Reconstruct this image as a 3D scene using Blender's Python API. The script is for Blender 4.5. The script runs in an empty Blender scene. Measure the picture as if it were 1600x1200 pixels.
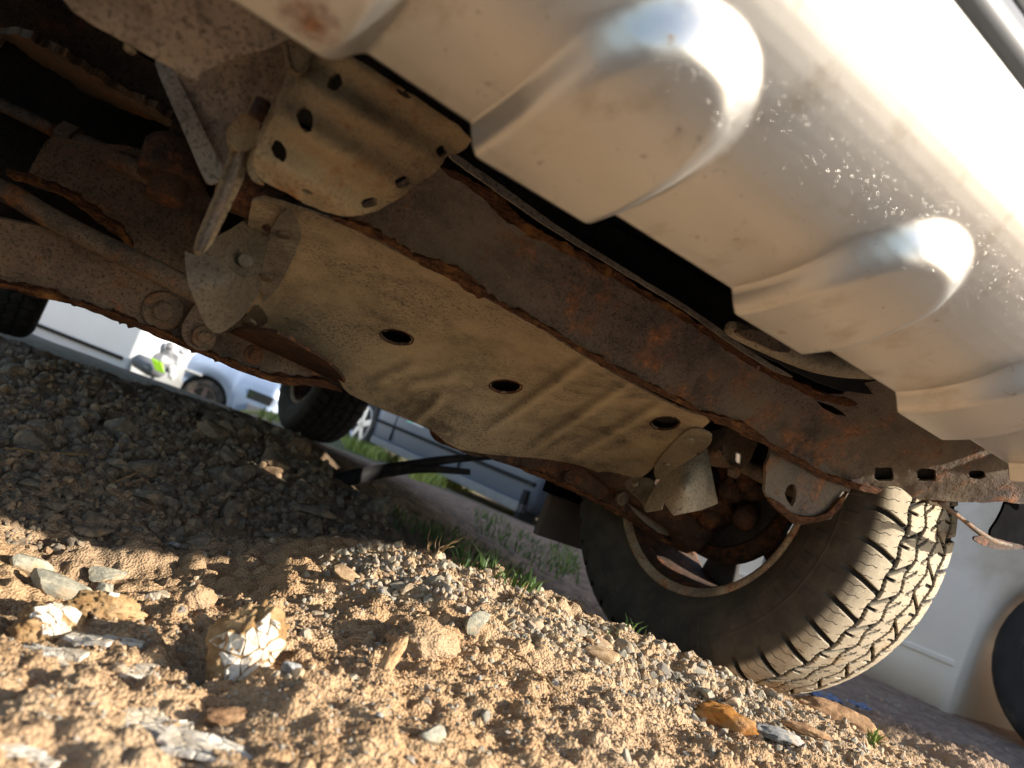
import bpy, bmesh, math, random
import numpy as np
from mathutils import Vector, Matrix
from mathutils.geometry import delaunay_2d_cdt

random.seed(7); rng = np.random.default_rng(7)
scene = bpy.context.scene
COL = scene.collection

# ------------------------------------------------------------------ camera
# world axes follow the vehicle: x = its left, y = its rear, z = up, wheels stand on z = 0
FPX = 1150.0
CAM = np.array([-0.529, -0.991, 0.265])
CX = np.array([0.7752, -0.5188, 0.3599]); CZ = np.array([0.5220, 0.8474, 0.0975])
CX /= np.linalg.norm(CX); CZ -= CX * (CZ @ CX); CZ /= np.linalg.norm(CZ); CY = np.cross(CX, CZ) * -1
if CY[2] < 0: CY = -CY
cam_d = bpy.data.cameras.new('camera'); cam = bpy.data.objects.new('camera', cam_d); COL.objects.link(cam)
cam_d.sensor_width = 36; cam_d.lens = FPX / 1600 * 36
cam_d.clip_start = 0.02; cam_d.clip_end = 500
cam.matrix_world = Matrix(((CX[0], CY[0], -CZ[0], CAM[0]), (CX[1], CY[1], -CZ[1], CAM[1]), (CX[2], CY[2], -CZ[2], CAM[2]), (0, 0, 0, 1)))
cam_d.dof.use_dof = True; cam_d.dof.focus_distance = 0.95; cam_d.dof.aperture_fstop = 5.4
scene.camera = cam

# ------------------------------------------------------------------ light
SUN_AZ, SUN_EL = 48.0, 25.5            # azimuth from the vehicle's nose (-y) towards its left (+x)
a_, e_ = math.radians(SUN_AZ), math.radians(SUN_EL)
S = Vector((math.sin(a_) * math.cos(e_), -math.cos(a_) * math.cos(e_), math.sin(e_)))
sun_d = bpy.data.lights.new('sun', 'SUN'); sun_d.energy = 5.0; sun_d.angle = math.radians(0.55); sun_d.color = (1, 0.91, 0.78)
sun = bpy.data.objects.new('sun', sun_d); COL.objects.link(sun)
sun.rotation_euler = S.to_track_quat('Z', 'Y').to_euler(); sun.location = S * 30
world = bpy.data.worlds.new('World'); scene.world = world; world.use_nodes = True
wn = world.node_tree.nodes; wl = world.node_tree.links
sky = wn.new('ShaderNodeTexSky'); sky.sky_type = 'NISHITA'; sky.sun_disc = False
sky.sun_elevation = e_; sky.sun_rotation = math.atan2(S.x, S.y)
wl.new(sky.outputs[0], wn['Background'].inputs[0]); wn['Background'].inputs[1].default_value = 0.12
scene.view_settings.view_transform = 'Standard'; scene.view_settings.look = 'None'
scene.view_settings.exposure = 1.2; scene.view_settings.gamma = 1
scene.cycles.use_denoising = True
scene.cycles.max_bounces = 10; scene.cycles.diffuse_bounces = 6

# ------------------------------------------------------------------ pixel rays of the photograph (1600 x 1200)
def ray(u, v):
    u = np.asarray(u, float)[..., None]; v = np.asarray(v, float)[..., None]
    return CX * (u - 800) / FPX - CY * (v - 600) / FPX + CZ
def at(u, v, d): return CAM + ray(u, v) * np.asarray(d, float)[..., None]
def depth_on(u, v, p0, n):
    r = ray(u, v); return ((np.asarray(p0) - CAM) @ np.asarray(n, float)) / (r @ np.asarray(n, float))
def py(y): return lambda u, v: at(u, v, depth_on(u, v, (0, y, 0), (0, 1, 0)))
def pln(p0, n): return lambda u, v: at(u, v, depth_on(u, v, p0, n))
def pfix(d): return lambda u, v: at(u, v, np.full(np.shape(u), float(d)))
def tps(pts, vals, lam=1e-6):
    P = np.asarray(pts, float); n = len(P); sc = np.abs(P).max() + 1e-9; P = P / sc
    def K(A, B):
        r2 = ((A[:, None] - B[None]) ** 2).sum(2); return np.where(r2 > 0, 0.5 * r2 * np.log(r2 + 1e-20), 0)
    A = np.zeros((n + 3, n + 3)); A[:n, :n] = K(P, P) + lam * np.eye(n); A[:n, n] = 1; A[:n, n + 1:] = P; A[n, :n] = 1; A[n + 1:, :n] = P.T
    w = np.linalg.solve(A, np.concatenate([np.asarray(vals, float), np.zeros(3)]))
    def fn(Q):
        Q = np.asarray(Q, float) / sc; out = np.empty(len(Q))
        for i in range(0, len(Q), 60000):
            q = Q[i:i + 60000]; out[i:i + 60000] = K(q, P) @ w[:n] + w[n] + q @ w[n + 1:]
        return out
    return fn
def surf_y(cp):
    """surface through pixel rays: cp = (u, v, y) says at which world y each ray meets it"""
    f = tps([(c[0], c[1]) for c in cp], [float(depth_on(c[0], c[1], (0, c[2], 0), (0, 1, 0))) for c in cp])
    def s(u, v):
        u = np.asarray(u, float); v = np.asarray(v, float); return at(u, v, f(np.stack([u.ravel(), v.ravel()], 1)).reshape(u.shape))
    return s

# ------------------------------------------------------------------ noise
_perm = rng.permutation(4096); _grad = rng.normal(size=(4096, 3)); _grad /= np.linalg.norm(_grad, axis=1)[:, None]
def perlin(P):
    P = np.asarray(P, float); i = np.floor(P).astype(np.int64); f = P - i; w = f * f * f * (f * (f * 6 - 15) + 10); out = 0
    for dx in (0, 1):
        for dy in (0, 1):
            for dz in (0, 1):
                h = _perm[(_perm[(_perm[(i[:, 0] + dx) & 4095] + i[:, 1] + dy) & 4095] + i[:, 2] + dz) & 4095]
                g = _grad[h]; d = f - np.array([dx, dy, dz])
                out = out + (g * d).sum(1) * np.where(dx, w[:, 0], 1 - w[:, 0]) * np.where(dy, w[:, 1], 1 - w[:, 1]) * np.where(dz, w[:, 2], 1 - w[:, 2])
    return out * 1.5
def fbm(P, oct=4, gain=0.5):
    s = 0; a = 1.0; P = np.asarray(P, float)
    for k in range(oct): s = s + a * perlin(P * 2 ** k + 17.3 * k); a *= gain
    return s
def n1(x, seed=0.0, oct=3): x = np.asarray(x, float); return fbm(np.stack([x, np.full_like(x, seed + .37), np.full_like(x, .71)], 1), oct)
def worley(P2, scale, seed=0):
    """distance to nearest jittered cell point (and its id) in 2-D"""
    Q = P2 * scale; c = np.floor(Q).astype(np.int64); best = np.full(len(Q), 9.); bid = np.zeros(len(Q))
    for dx in (-1, 0, 1):
        for dy in (-1, 0, 1):
            h = _perm[(_perm[(c[:, 0] + dx + seed * 31) & 4095] + c[:, 1] + dy) & 4095]
            px_ = c[:, 0] + dx + (h & 63) / 64; py_ = c[:, 1] + dy + ((h >> 6) & 63) / 64
            d = np.hypot(Q[:, 0] - px_, Q[:, 1] - py_); m = d < best; best = np.where(m, d, best); bid = np.where(m, h / 4096., bid)
    return best, bid
def sstep(a, b, x): t = np.clip((x - a) / (b - a), 0, 1); return t * t * (3 - 2 * t)

# ------------------------------------------------------------------ materials
class NT:
    def __init__(s, name):
        s.m = bpy.data.materials.new(name); s.m.use_nodes = True; s.t = s.m.node_tree; s.b = s.t.nodes['Principled BSDF']
        s.co = s.n('ShaderNodeTexCoord').outputs['Object']
    def n(s, k, **kw):
        o = s.t.nodes.new(k)
        for a, v in kw.items(): setattr(o, a, v)
        return o
    def put(s, sock, v):
        if hasattr(v, 'is_linked') or isinstance(v, bpy.types.NodeSocket): s.t.links.new(v, sock)
        elif isinstance(v, (tuple, list)) and len(v) == 3 and sock.type == 'RGBA': sock.default_value = (*v, 1)
        else: sock.default_value = v
    def noise(s, scale, det=4, rough=.55, vec=None, dist=0):
        o = s.n('ShaderNodeTexNoise'); s.put(o.inputs['Vector'], vec or s.co); o.inputs['Scale'].default_value = scale
        o.inputs['Detail'].default_value = det; o.inputs['Roughness'].default_value = rough; o.inputs['Distortion'].default_value = dist; return o.outputs[0]
    def voro(s, scale, feat='F1', vec=None, out='Distance', rnd=1):
        o = s.n('ShaderNodeTexVoronoi', feature=feat); s.put(o.inputs['Vector'], vec or s.co); o.inputs['Scale'].default_value = scale; o.inputs['Randomness'].default_value = rnd; return o.outputs[out]
    def mp(s, v, a, b, c=0, d=1):
        o = s.n('ShaderNodeMapRange'); s.put(o.inputs[0], v)
        for i, x in enumerate((a, b, c, d)): o.inputs[i + 1].default_value = x
        return o.outputs[0]
    def mix(s, f, a, b, mode='MIX'):
        o = s.n('ShaderNodeMix', data_type='RGBA', blend_type=mode); s.put(o.inputs[0], f); s.put(o.inputs[6], a); s.put(o.inputs[7], b); return o.outputs[2]
    def math(s, op, a, b=0.0, clamp=False):
        o = s.n('ShaderNodeMath', operation=op, use_clamp=clamp); s.put(o.inputs[0], a); s.put(o.inputs[1], b); return o.outputs[0]
    def ramp(s, f, stops):
        o = s.n('ShaderNodeValToRGB'); s.put(o.inputs[0], f); e = o.color_ramp.elements
        while len(e) < len(stops): e.new(.5)
        for i, (p, c) in enumerate(stops): e[i].position = p; e[i].color = (*c, 1)
        return o.outputs[0]
    def bump(s, h, strength, dist, prev=None):
        o = s.n('ShaderNodeBump'); s.put(o.inputs['Height'], h); o.inputs['Strength'].default_value = strength; o.inputs['Distance'].default_value = dist
        if prev is not None: s.put(o.inputs['Normal'], prev)
        return o.outputs[0]
    def scalevec(s, v, x, y, z, rot=(0, 0, 0)):
        o = s.n('ShaderNodeMapping'); s.put(o.inputs[0], v); o.inputs[3].default_value = (x, y, z); o.inputs[2].default_value = rot; return o.outputs[0]
    def near(s, p, r0, r1):
        o = s.n('ShaderNodeVectorMath', operation='DISTANCE'); s.put(o.inputs[0], s.co); o.inputs[1].default_value = p
        d = s.math('ADD', o.outputs['Value'], s.mp(s.noise(90, 5), .3, .7, -.35 * r1, .35 * r1)); return s.mp(d, r0, r1, 1, 0)
    def fin(s, col=None, rough=None, nor=None, **kw):
        if col is not None: s.put(s.b.inputs['Base Color'], col)
        if rough is not None: s.put(s.b.inputs['Roughness'], rough)
        if nor is not None: s.put(s.b.inputs['Normal'], nor)
        for k, v in kw.items(): s.put(s.b.inputs[k.replace('_', ' ')], v)
        return s.m

def m_dirty(name, base, dark, rust, rust_lo=.62, speck=.5, rough=.75, bump=.35, scale=1.0, dust=None, metal=0.0, flake=0.0, groove=False, pitsc=420, k=2.0):
    """dirt-caked steel: base with darker blotches, rust where a noise is high, light grit specks, pits"""
    base, dark, rust = (tuple(min(.6, q * f) for q in col) for col, f in ((base, k), (dark, k * .8), (rust, k))); dust = tuple(min(.6, q * k) for q in dust) if dust else None
    t = NT(name)
    big = t.noise(9 * scale, 6, .62); mid = t.noise(38 * scale, 6, .65); fine = t.noise(260 * scale, 4, .6); grit = t.noise(900, 2, .5)
    c = t.mix(t.mp(big, .42, .58), dark, base)
    c = t.mix(t.mp(mid, .42, .68, 0, .65), c, tuple(min(1, x * 1.35) for x in base))
    c = t.mix(t.mp(fine, .5, .66, 0, .85), c, tuple(x * .5 for x in dark))
    pit = t.voro(pitsc * scale); c = t.mix(t.math('MULTIPLY', t.mp(pit, .16, .26, .8, 0), t.mp(t.noise(19 * scale, 4), .48, .6)), c, tuple(x * .3 for x in dark))
    if dust: c = t.mix(t.mp(t.noise(5.5 * scale, 5, .6), .45, .65, 0, .8), c, dust)
    c = t.mix(t.mp(grit, .62, .70, 0, speck), c, tuple(min(.6, x * 2.0 + .05) for x in base))
    if groove:
        gd = t.n('ShaderNodeAttribute', attribute_name='dirt').outputs['Fac']; c = t.mix(t.mp(gd, 0, 1, 0, .55), c, tuple(x * .7 for x in dark)); c = t.mix(t.mp(gd, 0, -1, 0, .6), c, tuple(x * 1.25 for x in dust))  # dark side painted as groove shade with dirt, pale side as highlight
        c = t.mix(t.math('MULTIPLY', t.mp(t.noise(13, 7, .7), .57, .68, 0, .7), t.mp(t.noise(420, 4), .45, .55)), c, (.06, .055, .048))
    rm = t.mp(t.math('ADD', t.math('MULTIPLY', t.noise(14 * scale, 7, .68), .65), t.math('MULTIPLY', mid, .35)), rust_lo - .05, rust_lo + .05)
    rc = t.ramp(t.noise(120 * scale, 5, .7), [(.3, tuple(x * .28 for x in rust)), (.5, tuple(x * .75 for x in rust)), (.72, tuple(min(1, x * 1.7) for x in rust))])
    c = t.mix(rm, c, rc)
    h = t.math('ADD', t.math('MULTIPLY', mid, .7), t.math('ADD', t.math('MULTIPLY', fine, .3), t.math('MULTIPLY', rm, .35 + flake)))
    nor = t.bump(grit, .25, .0006, t.bump(h, bump, .004))
    return t.fin(c, rough, nor, Metallic=metal, Specular_IOR_Level=.3)

M = {}
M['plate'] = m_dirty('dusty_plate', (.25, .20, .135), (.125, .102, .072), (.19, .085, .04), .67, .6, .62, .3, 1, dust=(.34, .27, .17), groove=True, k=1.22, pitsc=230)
M['plate_grey'] = m_dirty('dusty_grey_steel', (.10, .088, .072), (.07, .062, .052), (.13, .06, .03), .73, .35, .6, .16)
M['brown'] = m_dirty('brown_rusty_steel', (.070, .050, .036), (.038, .029, .023), (.12, .046, .02), .60, .5, .7, .45)
M['brownlit'] = m_dirty('brown_coated_plate', (.125, .098, .075), (.08, .064, .05), (.15, .075, .04), .70, .35, .6, .2, pitsc=1200)
M['cross'] = m_dirty('dark_rusty_steel', (.062, .046, .037), (.030, .023, .020), (.15, .062, .026), .558, .9, .66, .85, 1, dust=(.11, .088, .062), k=1.6, pitsc=230)
M['tan'] = m_dirty('mud_coated_steel', (.150, .108, .062), (.095, .068, .042), (.17, .072, .024), .60, .5, .85, .7, 1.2, dust=(.20, .145, .08), k=1.5)
M['deeprust'] = m_dirty('deep_rust', (.045, .026, .017), (.022, .014, .011), (.11, .042, .017), .54, .4, .8, .8, 1.3, k=1.45)
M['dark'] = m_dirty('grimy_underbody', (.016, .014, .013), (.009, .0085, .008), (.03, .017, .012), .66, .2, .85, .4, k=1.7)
M['rod'] = m_dirty('rusty_rod_steel', (.085, .062, .042), (.045, .034, .026), (.13, .055, .022), .56, .5, .7, .5, 1.4)
M['tabgrey'] = m_dirty('grey_coated_steel', (.064, .050, .034), (.050, .040, .028), (.07, .035, .02), .8, .3, .55, .1)
M['tabtan'] = m_dirty('dusty_tab_steel', (.125, .105, .075), (.098, .084, .062), (.11, .06, .03), .8, .3, .6, .1)

def m_flake():
    t = NT('flaking_rust'); v = t.scalevec(t.co, 60, 90, 320, (0, 0, 0))
    lay = t.noise(1.0, 6, .7, v); big = t.noise(22, 5, .6); f = t.noise(420, 4, .6)
    c = t.ramp(t.math('ADD', t.math('MULTIPLY', lay, .65), t.math('MULTIPLY', f, .35)), [(.36, (.018, .010, .007)), (.47, (.065, .029, .015)), (.55, (.12, .052, .024)), (.66, (.23, .11, .045))])
    c = t.mix(t.mp(big, .56, .66, 0, .9), c, (.26, .12, .04)); c = t.mix(t.mp(t.noise(15, 4), .56, .66, 0, .7), c, (.07, .035, .024))
    return t.fin(c, .9, t.bump(t.math('ADD', lay, t.math('MULTIPLY', f, .3)), 1.0, .006), Specular_IOR_Level=.15)
M['flake'] = m_flake()

def m_paint():
    t = NT('silver_paint')
    spk = t.noise(160, 3, .6); blotch = t.noise(6, 5, .6)
    c = t.mix(t.mp(blotch, .35, .7), (.57, .555, .53), (.63, .615, .59))
    dirt_shade = t.mp(t.noise(95, 6, .7), .63, .71)                       # small brown mud specks
    stain = t.mp(t.noise(28, 5, .65, t.scalevec(t.co, 1, .6, 1)), .55, .72, 0, .45)
    c = t.mix(stain, c, (.31, .25, .18)); c = t.mix(t.math('MULTIPLY', dirt_shade, .75), c, (.20, .12, .065))
    # splashed grit: little raised pale dots, mostly on the nose
    wv = t.n('ShaderNodeVectorMath', operation='ADD'); wv2 = t.n('ShaderNodeVectorMath', operation='SCALE'); nz = t.n('ShaderNodeTexNoise'); t.put(nz.inputs['Vector'], t.co); nz.inputs['Scale'].default_value = 300; t.put(wv2.inputs[0], nz.outputs['Color']); wv2.inputs['Scale'].default_value = .006; t.put(wv.inputs[0], t.co); t.put(wv.inputs[1], wv2.outputs[0]); vd = t.voro(400, vec=wv.outputs[0]); vc = t.n('ShaderNodeTexVoronoi'); t.put(vc.inputs['Vector'], wv.outputs[0]); vc.inputs['Scale'].default_value = 400
    rnd = t.n('ShaderNodeSeparateColor'); t.t.links.new(vc.outputs['Color'], rnd.inputs[0])
    zz = t.n('ShaderNodeSeparateXYZ'); t.put(zz.inputs[0], t.co)
    nose = t.math('MULTIPLY', t.mp(zz.outputs[1], -.655, -.695), t.mp(t.noise(14, 4), .30, .72))
    size = t.math('MULTIPLY', t.mp(rnd.outputs[0], .35, 1, 0, .46), nose)
    dot = t.math('GREATER_THAN', size, vd)
    c = t.mix(t.math('MULTIPLY', dot, .5), c, (.60, .54, .45))
    # known rust stains
    r = t.near((-.478, -.600, .438), .004, .020)
    r2 = t.near((-.300, -.588, .428), .002, .007); r3 = t.near((-.06, -.59, .445), .002, .006)
    rr = t.math('MAXIMUM', r, t.math('MAXIMUM', r2, r3))
    c = t.mix(t.math('MULTIPLY', rr, .9), c, t.ramp(t.noise(200, 4), [(.35, (.10, .04, .018)), (.65, (.36, .15, .05))]))
    ro = t.math('ADD', t.mp(blotch, .3, .7, .34, .41), t.math('MULTIPLY', t.math('MAXIMUM', rr, t.math('MAXIMUM', dirt_shade, dot)), .4))
    met = t.math('SUBTRACT', .90, t.math('MULTIPLY', t.math('MAXIMUM', rr, t.math('MAXIMUM', dirt_shade, dot)), .6))
    nor = t.bump(dot, .5, .0007, t.bump(spk, .03, .001))
    return t.fin(c, ro, nor, Metallic=met, Coat_Weight=0.0, Coat_Roughness=.2)
M['paint'] = m_paint()

def m_simple(name, col, rough=.5, metal=0, var=.25, scale=20, dirt_shade=None, dlo=.55, bump=0):
    t = NT(name); c = t.mix(t.mp(t.noise(scale, 5, .6), .3, .7), tuple(x * (1 - var) for x in col), tuple(min(1, x * (1 + var)) for x in col))
    if dirt_shade: c = t.mix(t.mp(t.noise(scale * .35, 6, .65), dlo, dlo + .15, 0, .85), c, dirt_shade)
    return t.fin(c, rough, t.bump(t.noise(scale * 8, 4), bump, .002) if bump else None, Metallic=metal)
M['blackplastic'] = m_simple('black_plastic', (.016, .016, .017), .7, 0, .3, 30, (.06, .05, .038), .6, .1); M['blackplastic'].node_tree.nodes['Principled BSDF'].inputs['Specular IOR Level'].default_value = .15
M['blackclean'] = m_simple('clean_black_plastic', (.005, .005, .006), .95, 0, .3, 30); M['blackclean'].node_tree.nodes['Principled BSDF'].inputs['Specular IOR Level'].default_value = .02
M['white'] = m_simple('white_car_paint', (.60, .62, .64), .3, 0, .03, 3, (.52, .46, .38), .6)
M['dirtywhite'] = m_simple('grubby_white_paint', (.86, .79, .69), .45, 0, .05, 2.5, (.52, .42, .30), .52)
M['silverblue'] = m_simple('silver_blue_paint', (.24, .31, .44), .3, .2, .04, 3)
M['slate'] = m_simple('slate_blue_paint', (.10, .125, .17), .3, .3, .06, 3, (.16, .15, .14), .6)
M['greyplastic'] = m_simple('grey_plastic', (.16, .165, .175), .5, 0, .15, 12)
M['chrome'] = m_simple('alloy', (.6, .6, .6), .3, .6, .05, 12)
M['glass'] = m_simple('dark_glass', (.02, .025, .03), .08, 0, .05, 4)
M['rubber'] = m_simple('tyre_rubber', (.024, .022, .021), .8, 0, .3, 14, (.13, .105, .08), .48)
M['dustrubber'] = m_simple('dusty_rubber', (.13, .095, .08), .9, 0, .2, 14)
M['lime'] = m_simple('lime_sticker', (.45, .85, .03), .5, 0, .03)
M['mint'] = m_simple('mint_sticker', (.25, .6, .45), .5, 0, .03)
M['palesticker'] = m_simple('pale_sticker', (.62, .62, .6), .5, 0, .03)
M['bluescrap'] = m_simple('blue_plastic', (.10, .15, .27), .45, 0, .2, 30, (.3, .22, .15), .6)
M['rustrim'] = m_dirty('dusty_rim', (.20, .15, .10), (.12, .09, .065), (.2, .08, .03), .6, .4, .8, .4)

def m_tread(shade_tone=False):
    t = NT('clean_tread_rubber' if shade_tone else 'dusty_tread_rubber')
    at_ = t.n('ShaderNodeAttribute', attribute_name='tread'); sp = t.n('ShaderNodeSeparateColor'); t.t.links.new(at_.outputs['Color'], sp.inputs[0])
    uv = t.n('ShaderNodeUVMap').outputs[0]
    top = sp.outputs[0]; side = sp.outputs[1]
    # sipes: thin wavy cuts across each block
    su = t.n('ShaderNodeSeparateXYZ'); t.put(su.inputs[0], uv)
    wig = t.math('ADD', t.math('MULTIPLY', t.math('SINE', t.math('MULTIPLY', su.outputs[1], 46.0)), .022), t.math('MULTIPLY', su.outputs[1], .38))
    ph = t.math('FRACT', t.math('MULTIPLY', t.math('ADD', su.outputs[0], wig), 3.0))
    sipe = t.math('MULTIPLY', t.math('LESS_THAN', ph, .075), t.mp(t.math('ABSOLUTE', t.math('SUBTRACT', t.math('FRACT', t.math('MULTIPLY', su.outputs[1], 2.6)), .5)), .34, .36, 1, 0))
    dust = t.mix(t.mp(t.noise(30, 6, .65), .35, .7), (.46, .395, .295), (.33, .28, .205))
    dust = t.mix(t.mp(t.noise(300, 4), .5, .75, 0, .6), dust, (.60, .51, .37))
    dust = t.mix(t.mp(t.noise(11, 4), .58, .68, 0, .55), dust, (.42, .28, .15))
    if shade_tone: dust = t.mix(t.mp(t.noise(30, 6), .4, .65), (.035, .031, .028), (.055, .047, .040))  # tread colour darkened to stand in for shade on the other tyres
    black = (.010, .0095, .009)
    sw = t.mix(t.mp(t.noise(24, 5), .35, .7), (.050, .043, .036), (.088, .072, .055)); sw = t.mix(t.mp(t.noise(500, 3), .6, .72, 0, .5), sw, (.12, .10, .075))
    c = t.mix(top, black, dust); c = t.mix(sipe, c, black); c = t.mix(side, c, sw)
    nor = t.bump(t.math('SUBTRACT', t.math('MULTIPLY', t.noise(240, 4), .5), t.math('MULTIPLY', sipe, t.math('SUBTRACT', 1, side))), .5, .002)
    return t.fin(c, .88, nor, Specular_IOR_Level=.2)
M['tread'] = m_tread()
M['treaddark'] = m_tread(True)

def m_ground():
    t = NT('sandy_ground')
    big = t.noise(3.2, 5, .6); mid = t.noise(22, 6, .65); fine = t.noise(150, 5, .65); grain = t.noise(700, 3, .6)
    c = t.mix(t.mp(mid, .35, .68), (.37, .228, .12), (.465, .318, .185))
    c = t.mix(t.mp(big, .42, .62, 0, .75), c, (.43, .315, .205))
    c = t.mix(t.mp(fine, .5, .75, 0, .6), c, (.49, .355, .215)); c = t.mix(t.mp(fine, .42, .25, 0, .6), c, (.23, .13, .065))
    sep = t.n('ShaderNodeSeparateXYZ'); t.put(sep.inputs[0], t.co)
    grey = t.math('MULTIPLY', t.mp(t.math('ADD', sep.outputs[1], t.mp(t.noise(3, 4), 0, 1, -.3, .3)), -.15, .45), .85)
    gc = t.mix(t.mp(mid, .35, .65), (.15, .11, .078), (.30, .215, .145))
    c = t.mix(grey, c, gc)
    yard = t.math('ADD', sep.outputs[1], t.mp(t.noise(3, 4), 0, 1, -.12, .12)); c = t.mix(t.mp(yard, -.70, -.86), c, t.mix(t.mp(mid, .38, .62), (.10, .092, .085), (.17, .155, .14)))  # unseen ground ahead of the nose, darkened to grey the bumper reflection
    mauve = t.mp(t.math('ADD', sep.outputs[0], t.mp(t.noise(4, 4), 0, 1, -.25, .25)), .78, 1.12); c = t.mix(mauve, c, t.mix(t.mp(mid, .38, .62), (.22, .15, .118), (.36, .265, .20)))
    far = t.mp(sep.outputs[1], 2.5, 5); gr = t.mix(t.mp(t.noise(1.2, 5), .4, .6), (.30, .21, .16), (.13, .15, .06)); c = t.mix(far, c, gr)
    h = t.math('ADD', t.math('MULTIPLY', mid, .2), t.math('ADD', t.math('MULTIPLY', fine, .45), t.math('MULTIPLY', t.voro(330), .45)))
    return t.fin(c, .95, t.bump(grain, .5, .0015, t.bump(h, .9, .006)), Specular_IOR_Level=.12)
M['ground'] = m_ground()

def m_stone(name, stops, bump=.5, attr=False):
    t = NT(name); k = 1 if attr else 1 / 38.
    if attr: r = t.n('ShaderNodeAttribute', attribute_name='tone').outputs['Fac']
    else: r = t.n('ShaderNodeObjectInfo').outputs['Random']
    c = t.ramp(r, stops); f = t.noise(130 * k, 6, .7); g = t.noise(520 * k, 3)
    c = t.mix(t.mp(f, .4, .72, 0, .55), c, (.44, .36, .25)); c = t.mix(t.mp(g, .6, .75, 0, .5), c, (.10, .085, .07))
    c = t.mix(t.mp(t.noise(34 * k, 5), .52, .66, 0, .75), c, (.42, .28, .155))
    return t.fin(c, .9, t.bump(t.math('ADD', f, t.math('MULTIPLY', g, .5)), bump, .004 if attr else .0025), Specular_IOR_Level=.2)
STONES = [(0, (.24, .235, .20)), (.25, (.33, .30, .24)), (.5, (.40, .32, .22)), (.72, (.27, .265, .255)), (.9, (.44, .29, .165)), (1, (.48, .38, .26))]
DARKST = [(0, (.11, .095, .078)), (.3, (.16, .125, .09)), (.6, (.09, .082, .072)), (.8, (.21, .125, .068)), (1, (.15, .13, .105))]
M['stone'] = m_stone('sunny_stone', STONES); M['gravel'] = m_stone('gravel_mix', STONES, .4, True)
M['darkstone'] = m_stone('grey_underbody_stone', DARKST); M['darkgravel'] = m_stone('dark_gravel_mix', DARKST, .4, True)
def m_solid_stone(name, a, b, sc=60, k=1.): 
    t = NT(name); c = t.mix(t.mp(t.noise(sc * k, 6, .65), .40, .60), tuple(x * .8 for x in a), tuple(x * 1.15 for x in b)); c = t.mix(t.mp(t.noise(420 * k, 3), .56, .68, 0, .5), c, tuple(x * .45 for x in a)); c = t.mix(t.mp(t.noise(25 * k, 5), .55, .66, 0, .6), c, (.40, .26, .14))
    return t.fin(c, .9, t.bump(t.noise(160 * k, 6, .75), .8, .006 if k == 1 else .003), Specular_IOR_Level=.2)
M['greystone'] = m_solid_stone('grey_green_stone', (.30, .295, .24), (.42, .39, .30))
M['bluestone'] = m_solid_stone('blue_grey_stone', (.24, .25, .26), (.40, .39, .37))
M['ochre'] = m_solid_stone('ochre_clay', (.50, .29, .10), (.40, .20, .07), 90)
M['clod'] = m_solid_stone('orange_clay', (.38, .225, .095), (.47, .315, .165), 50)
M['whitecrust'] = m_solid_stone('white_crust', (.80, .76, .66), (.70, .62, .48), 40)
t_ = NT('cracked_white_crust'); M['whitecrust'] = t_.fin(t_.mix(t_.mp(t_.noise(45, 5), .4, .65), (.66, .62, .54), (.52, .43, .31)), .85, t_.bump(t_.noise(160, 5), .5, .003))
M['honey'] = m_solid_stone('honey_stone', (.46, .27, .13), (.55, .36, .20), 40)
M['orange'] = m_solid_stone('rust_orange_flake', (.50, .24, .05), (.32, .12, .03), 120)
M['bark'] = m_solid_stone('brown_bark', (.24, .135, .07), (.36, .22, .12), 70)
M['twig'] = m_solid_stone('dry_twig', (.40, .27, .13), (.28, .18, .09), 90)
for k_, a_c, b_c in (('greystone', (.30, .295, .24), (.42, .39, .30)), ('bluestone', (.24, .25, .26), (.40, .39, .37)), ('honey', (.44, .29, .16), (.52, .37, .23))): M[k_ + '_u'] = m_solid_stone(k_ + '_single', a_c, b_c, 60, 1 / 38.)
M['darkstone_u'] = M['darkstone']
def m_grass():
    t = NT('grass_blade'); r = t.n('ShaderNodeAttribute', attribute_name='tone').outputs['Fac']
    c = t.ramp(r, [(0, (.045, .095, .022)), (.45, (.085, .15, .03)), (.8, (.27, .34, .06)), (1, (.44, .47, .11))])
    return t.fin(c, .6, None, Subsurface_Weight=0.0, Transmission_Weight=0.0)
M['grass'] = m_grass()

# ------------------------------------------------------------------ objects
ORIGIN = {}                                   # world translation of each object built here
def link(o, parent, loc=(0, 0, 0)):
    COL.objects.link(o); ORIGIN[o.name] = Vector(loc)
    if parent is not None: o.parent = parent; o.location = Vector(loc) - ORIGIN[parent.name]
    else: o.location = loc
    return o
def tag(o, label=None, cat=None, group=None, kind=None):
    for k, v in (('label', label), ('category', cat), ('group', group), ('kind', kind)):
        if v: o[k] = v
    return o
def empty(name, loc, label, cat, group=None):
    o = bpy.data.objects.new(name, None); o.empty_display_size = .05; link(o, None, loc); return tag(o, label, cat, group)
def mesh(name, V, F, mat, smooth=True):
    me = bpy.data.meshes.new(name); V = np.asarray(V, np.float32)
    if isinstance(F, np.ndarray):
        n, k = F.shape; me.vertices.add(len(V)); me.vertices.foreach_set('co', V.ravel()); me.loops.add(n * k); me.polygons.add(n)
        me.loops.foreach_set('vertex_index', F.astype(np.int32).ravel()); me.polygons.foreach_set('loop_start', np.arange(0, n * k, k, dtype=np.int32))
        try: me.polygons.foreach_set('loop_total', np.full(n, k, np.int32))
        except Exception: pass
        me.update(calc_edges=True)
    else: me.from_pydata(V.tolist(), [], F); me.update()
    if mat: me.materials.append(M[mat] if isinstance(mat, str) else mat)
    me.polygons.foreach_set('use_smooth', np.full(len(me.polygons), smooth)); return me
def mk(name, V, F, mat, parent=None, smooth=True, loc=(0, 0, 0)):
    """V is in world coordinates; the object's origin is put at loc"""
    o = bpy.data.objects.new(name, mesh(name, np.asarray(V, float) - np.asarray(loc, float), F, mat, smooth)); return link(o, parent, loc)
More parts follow.
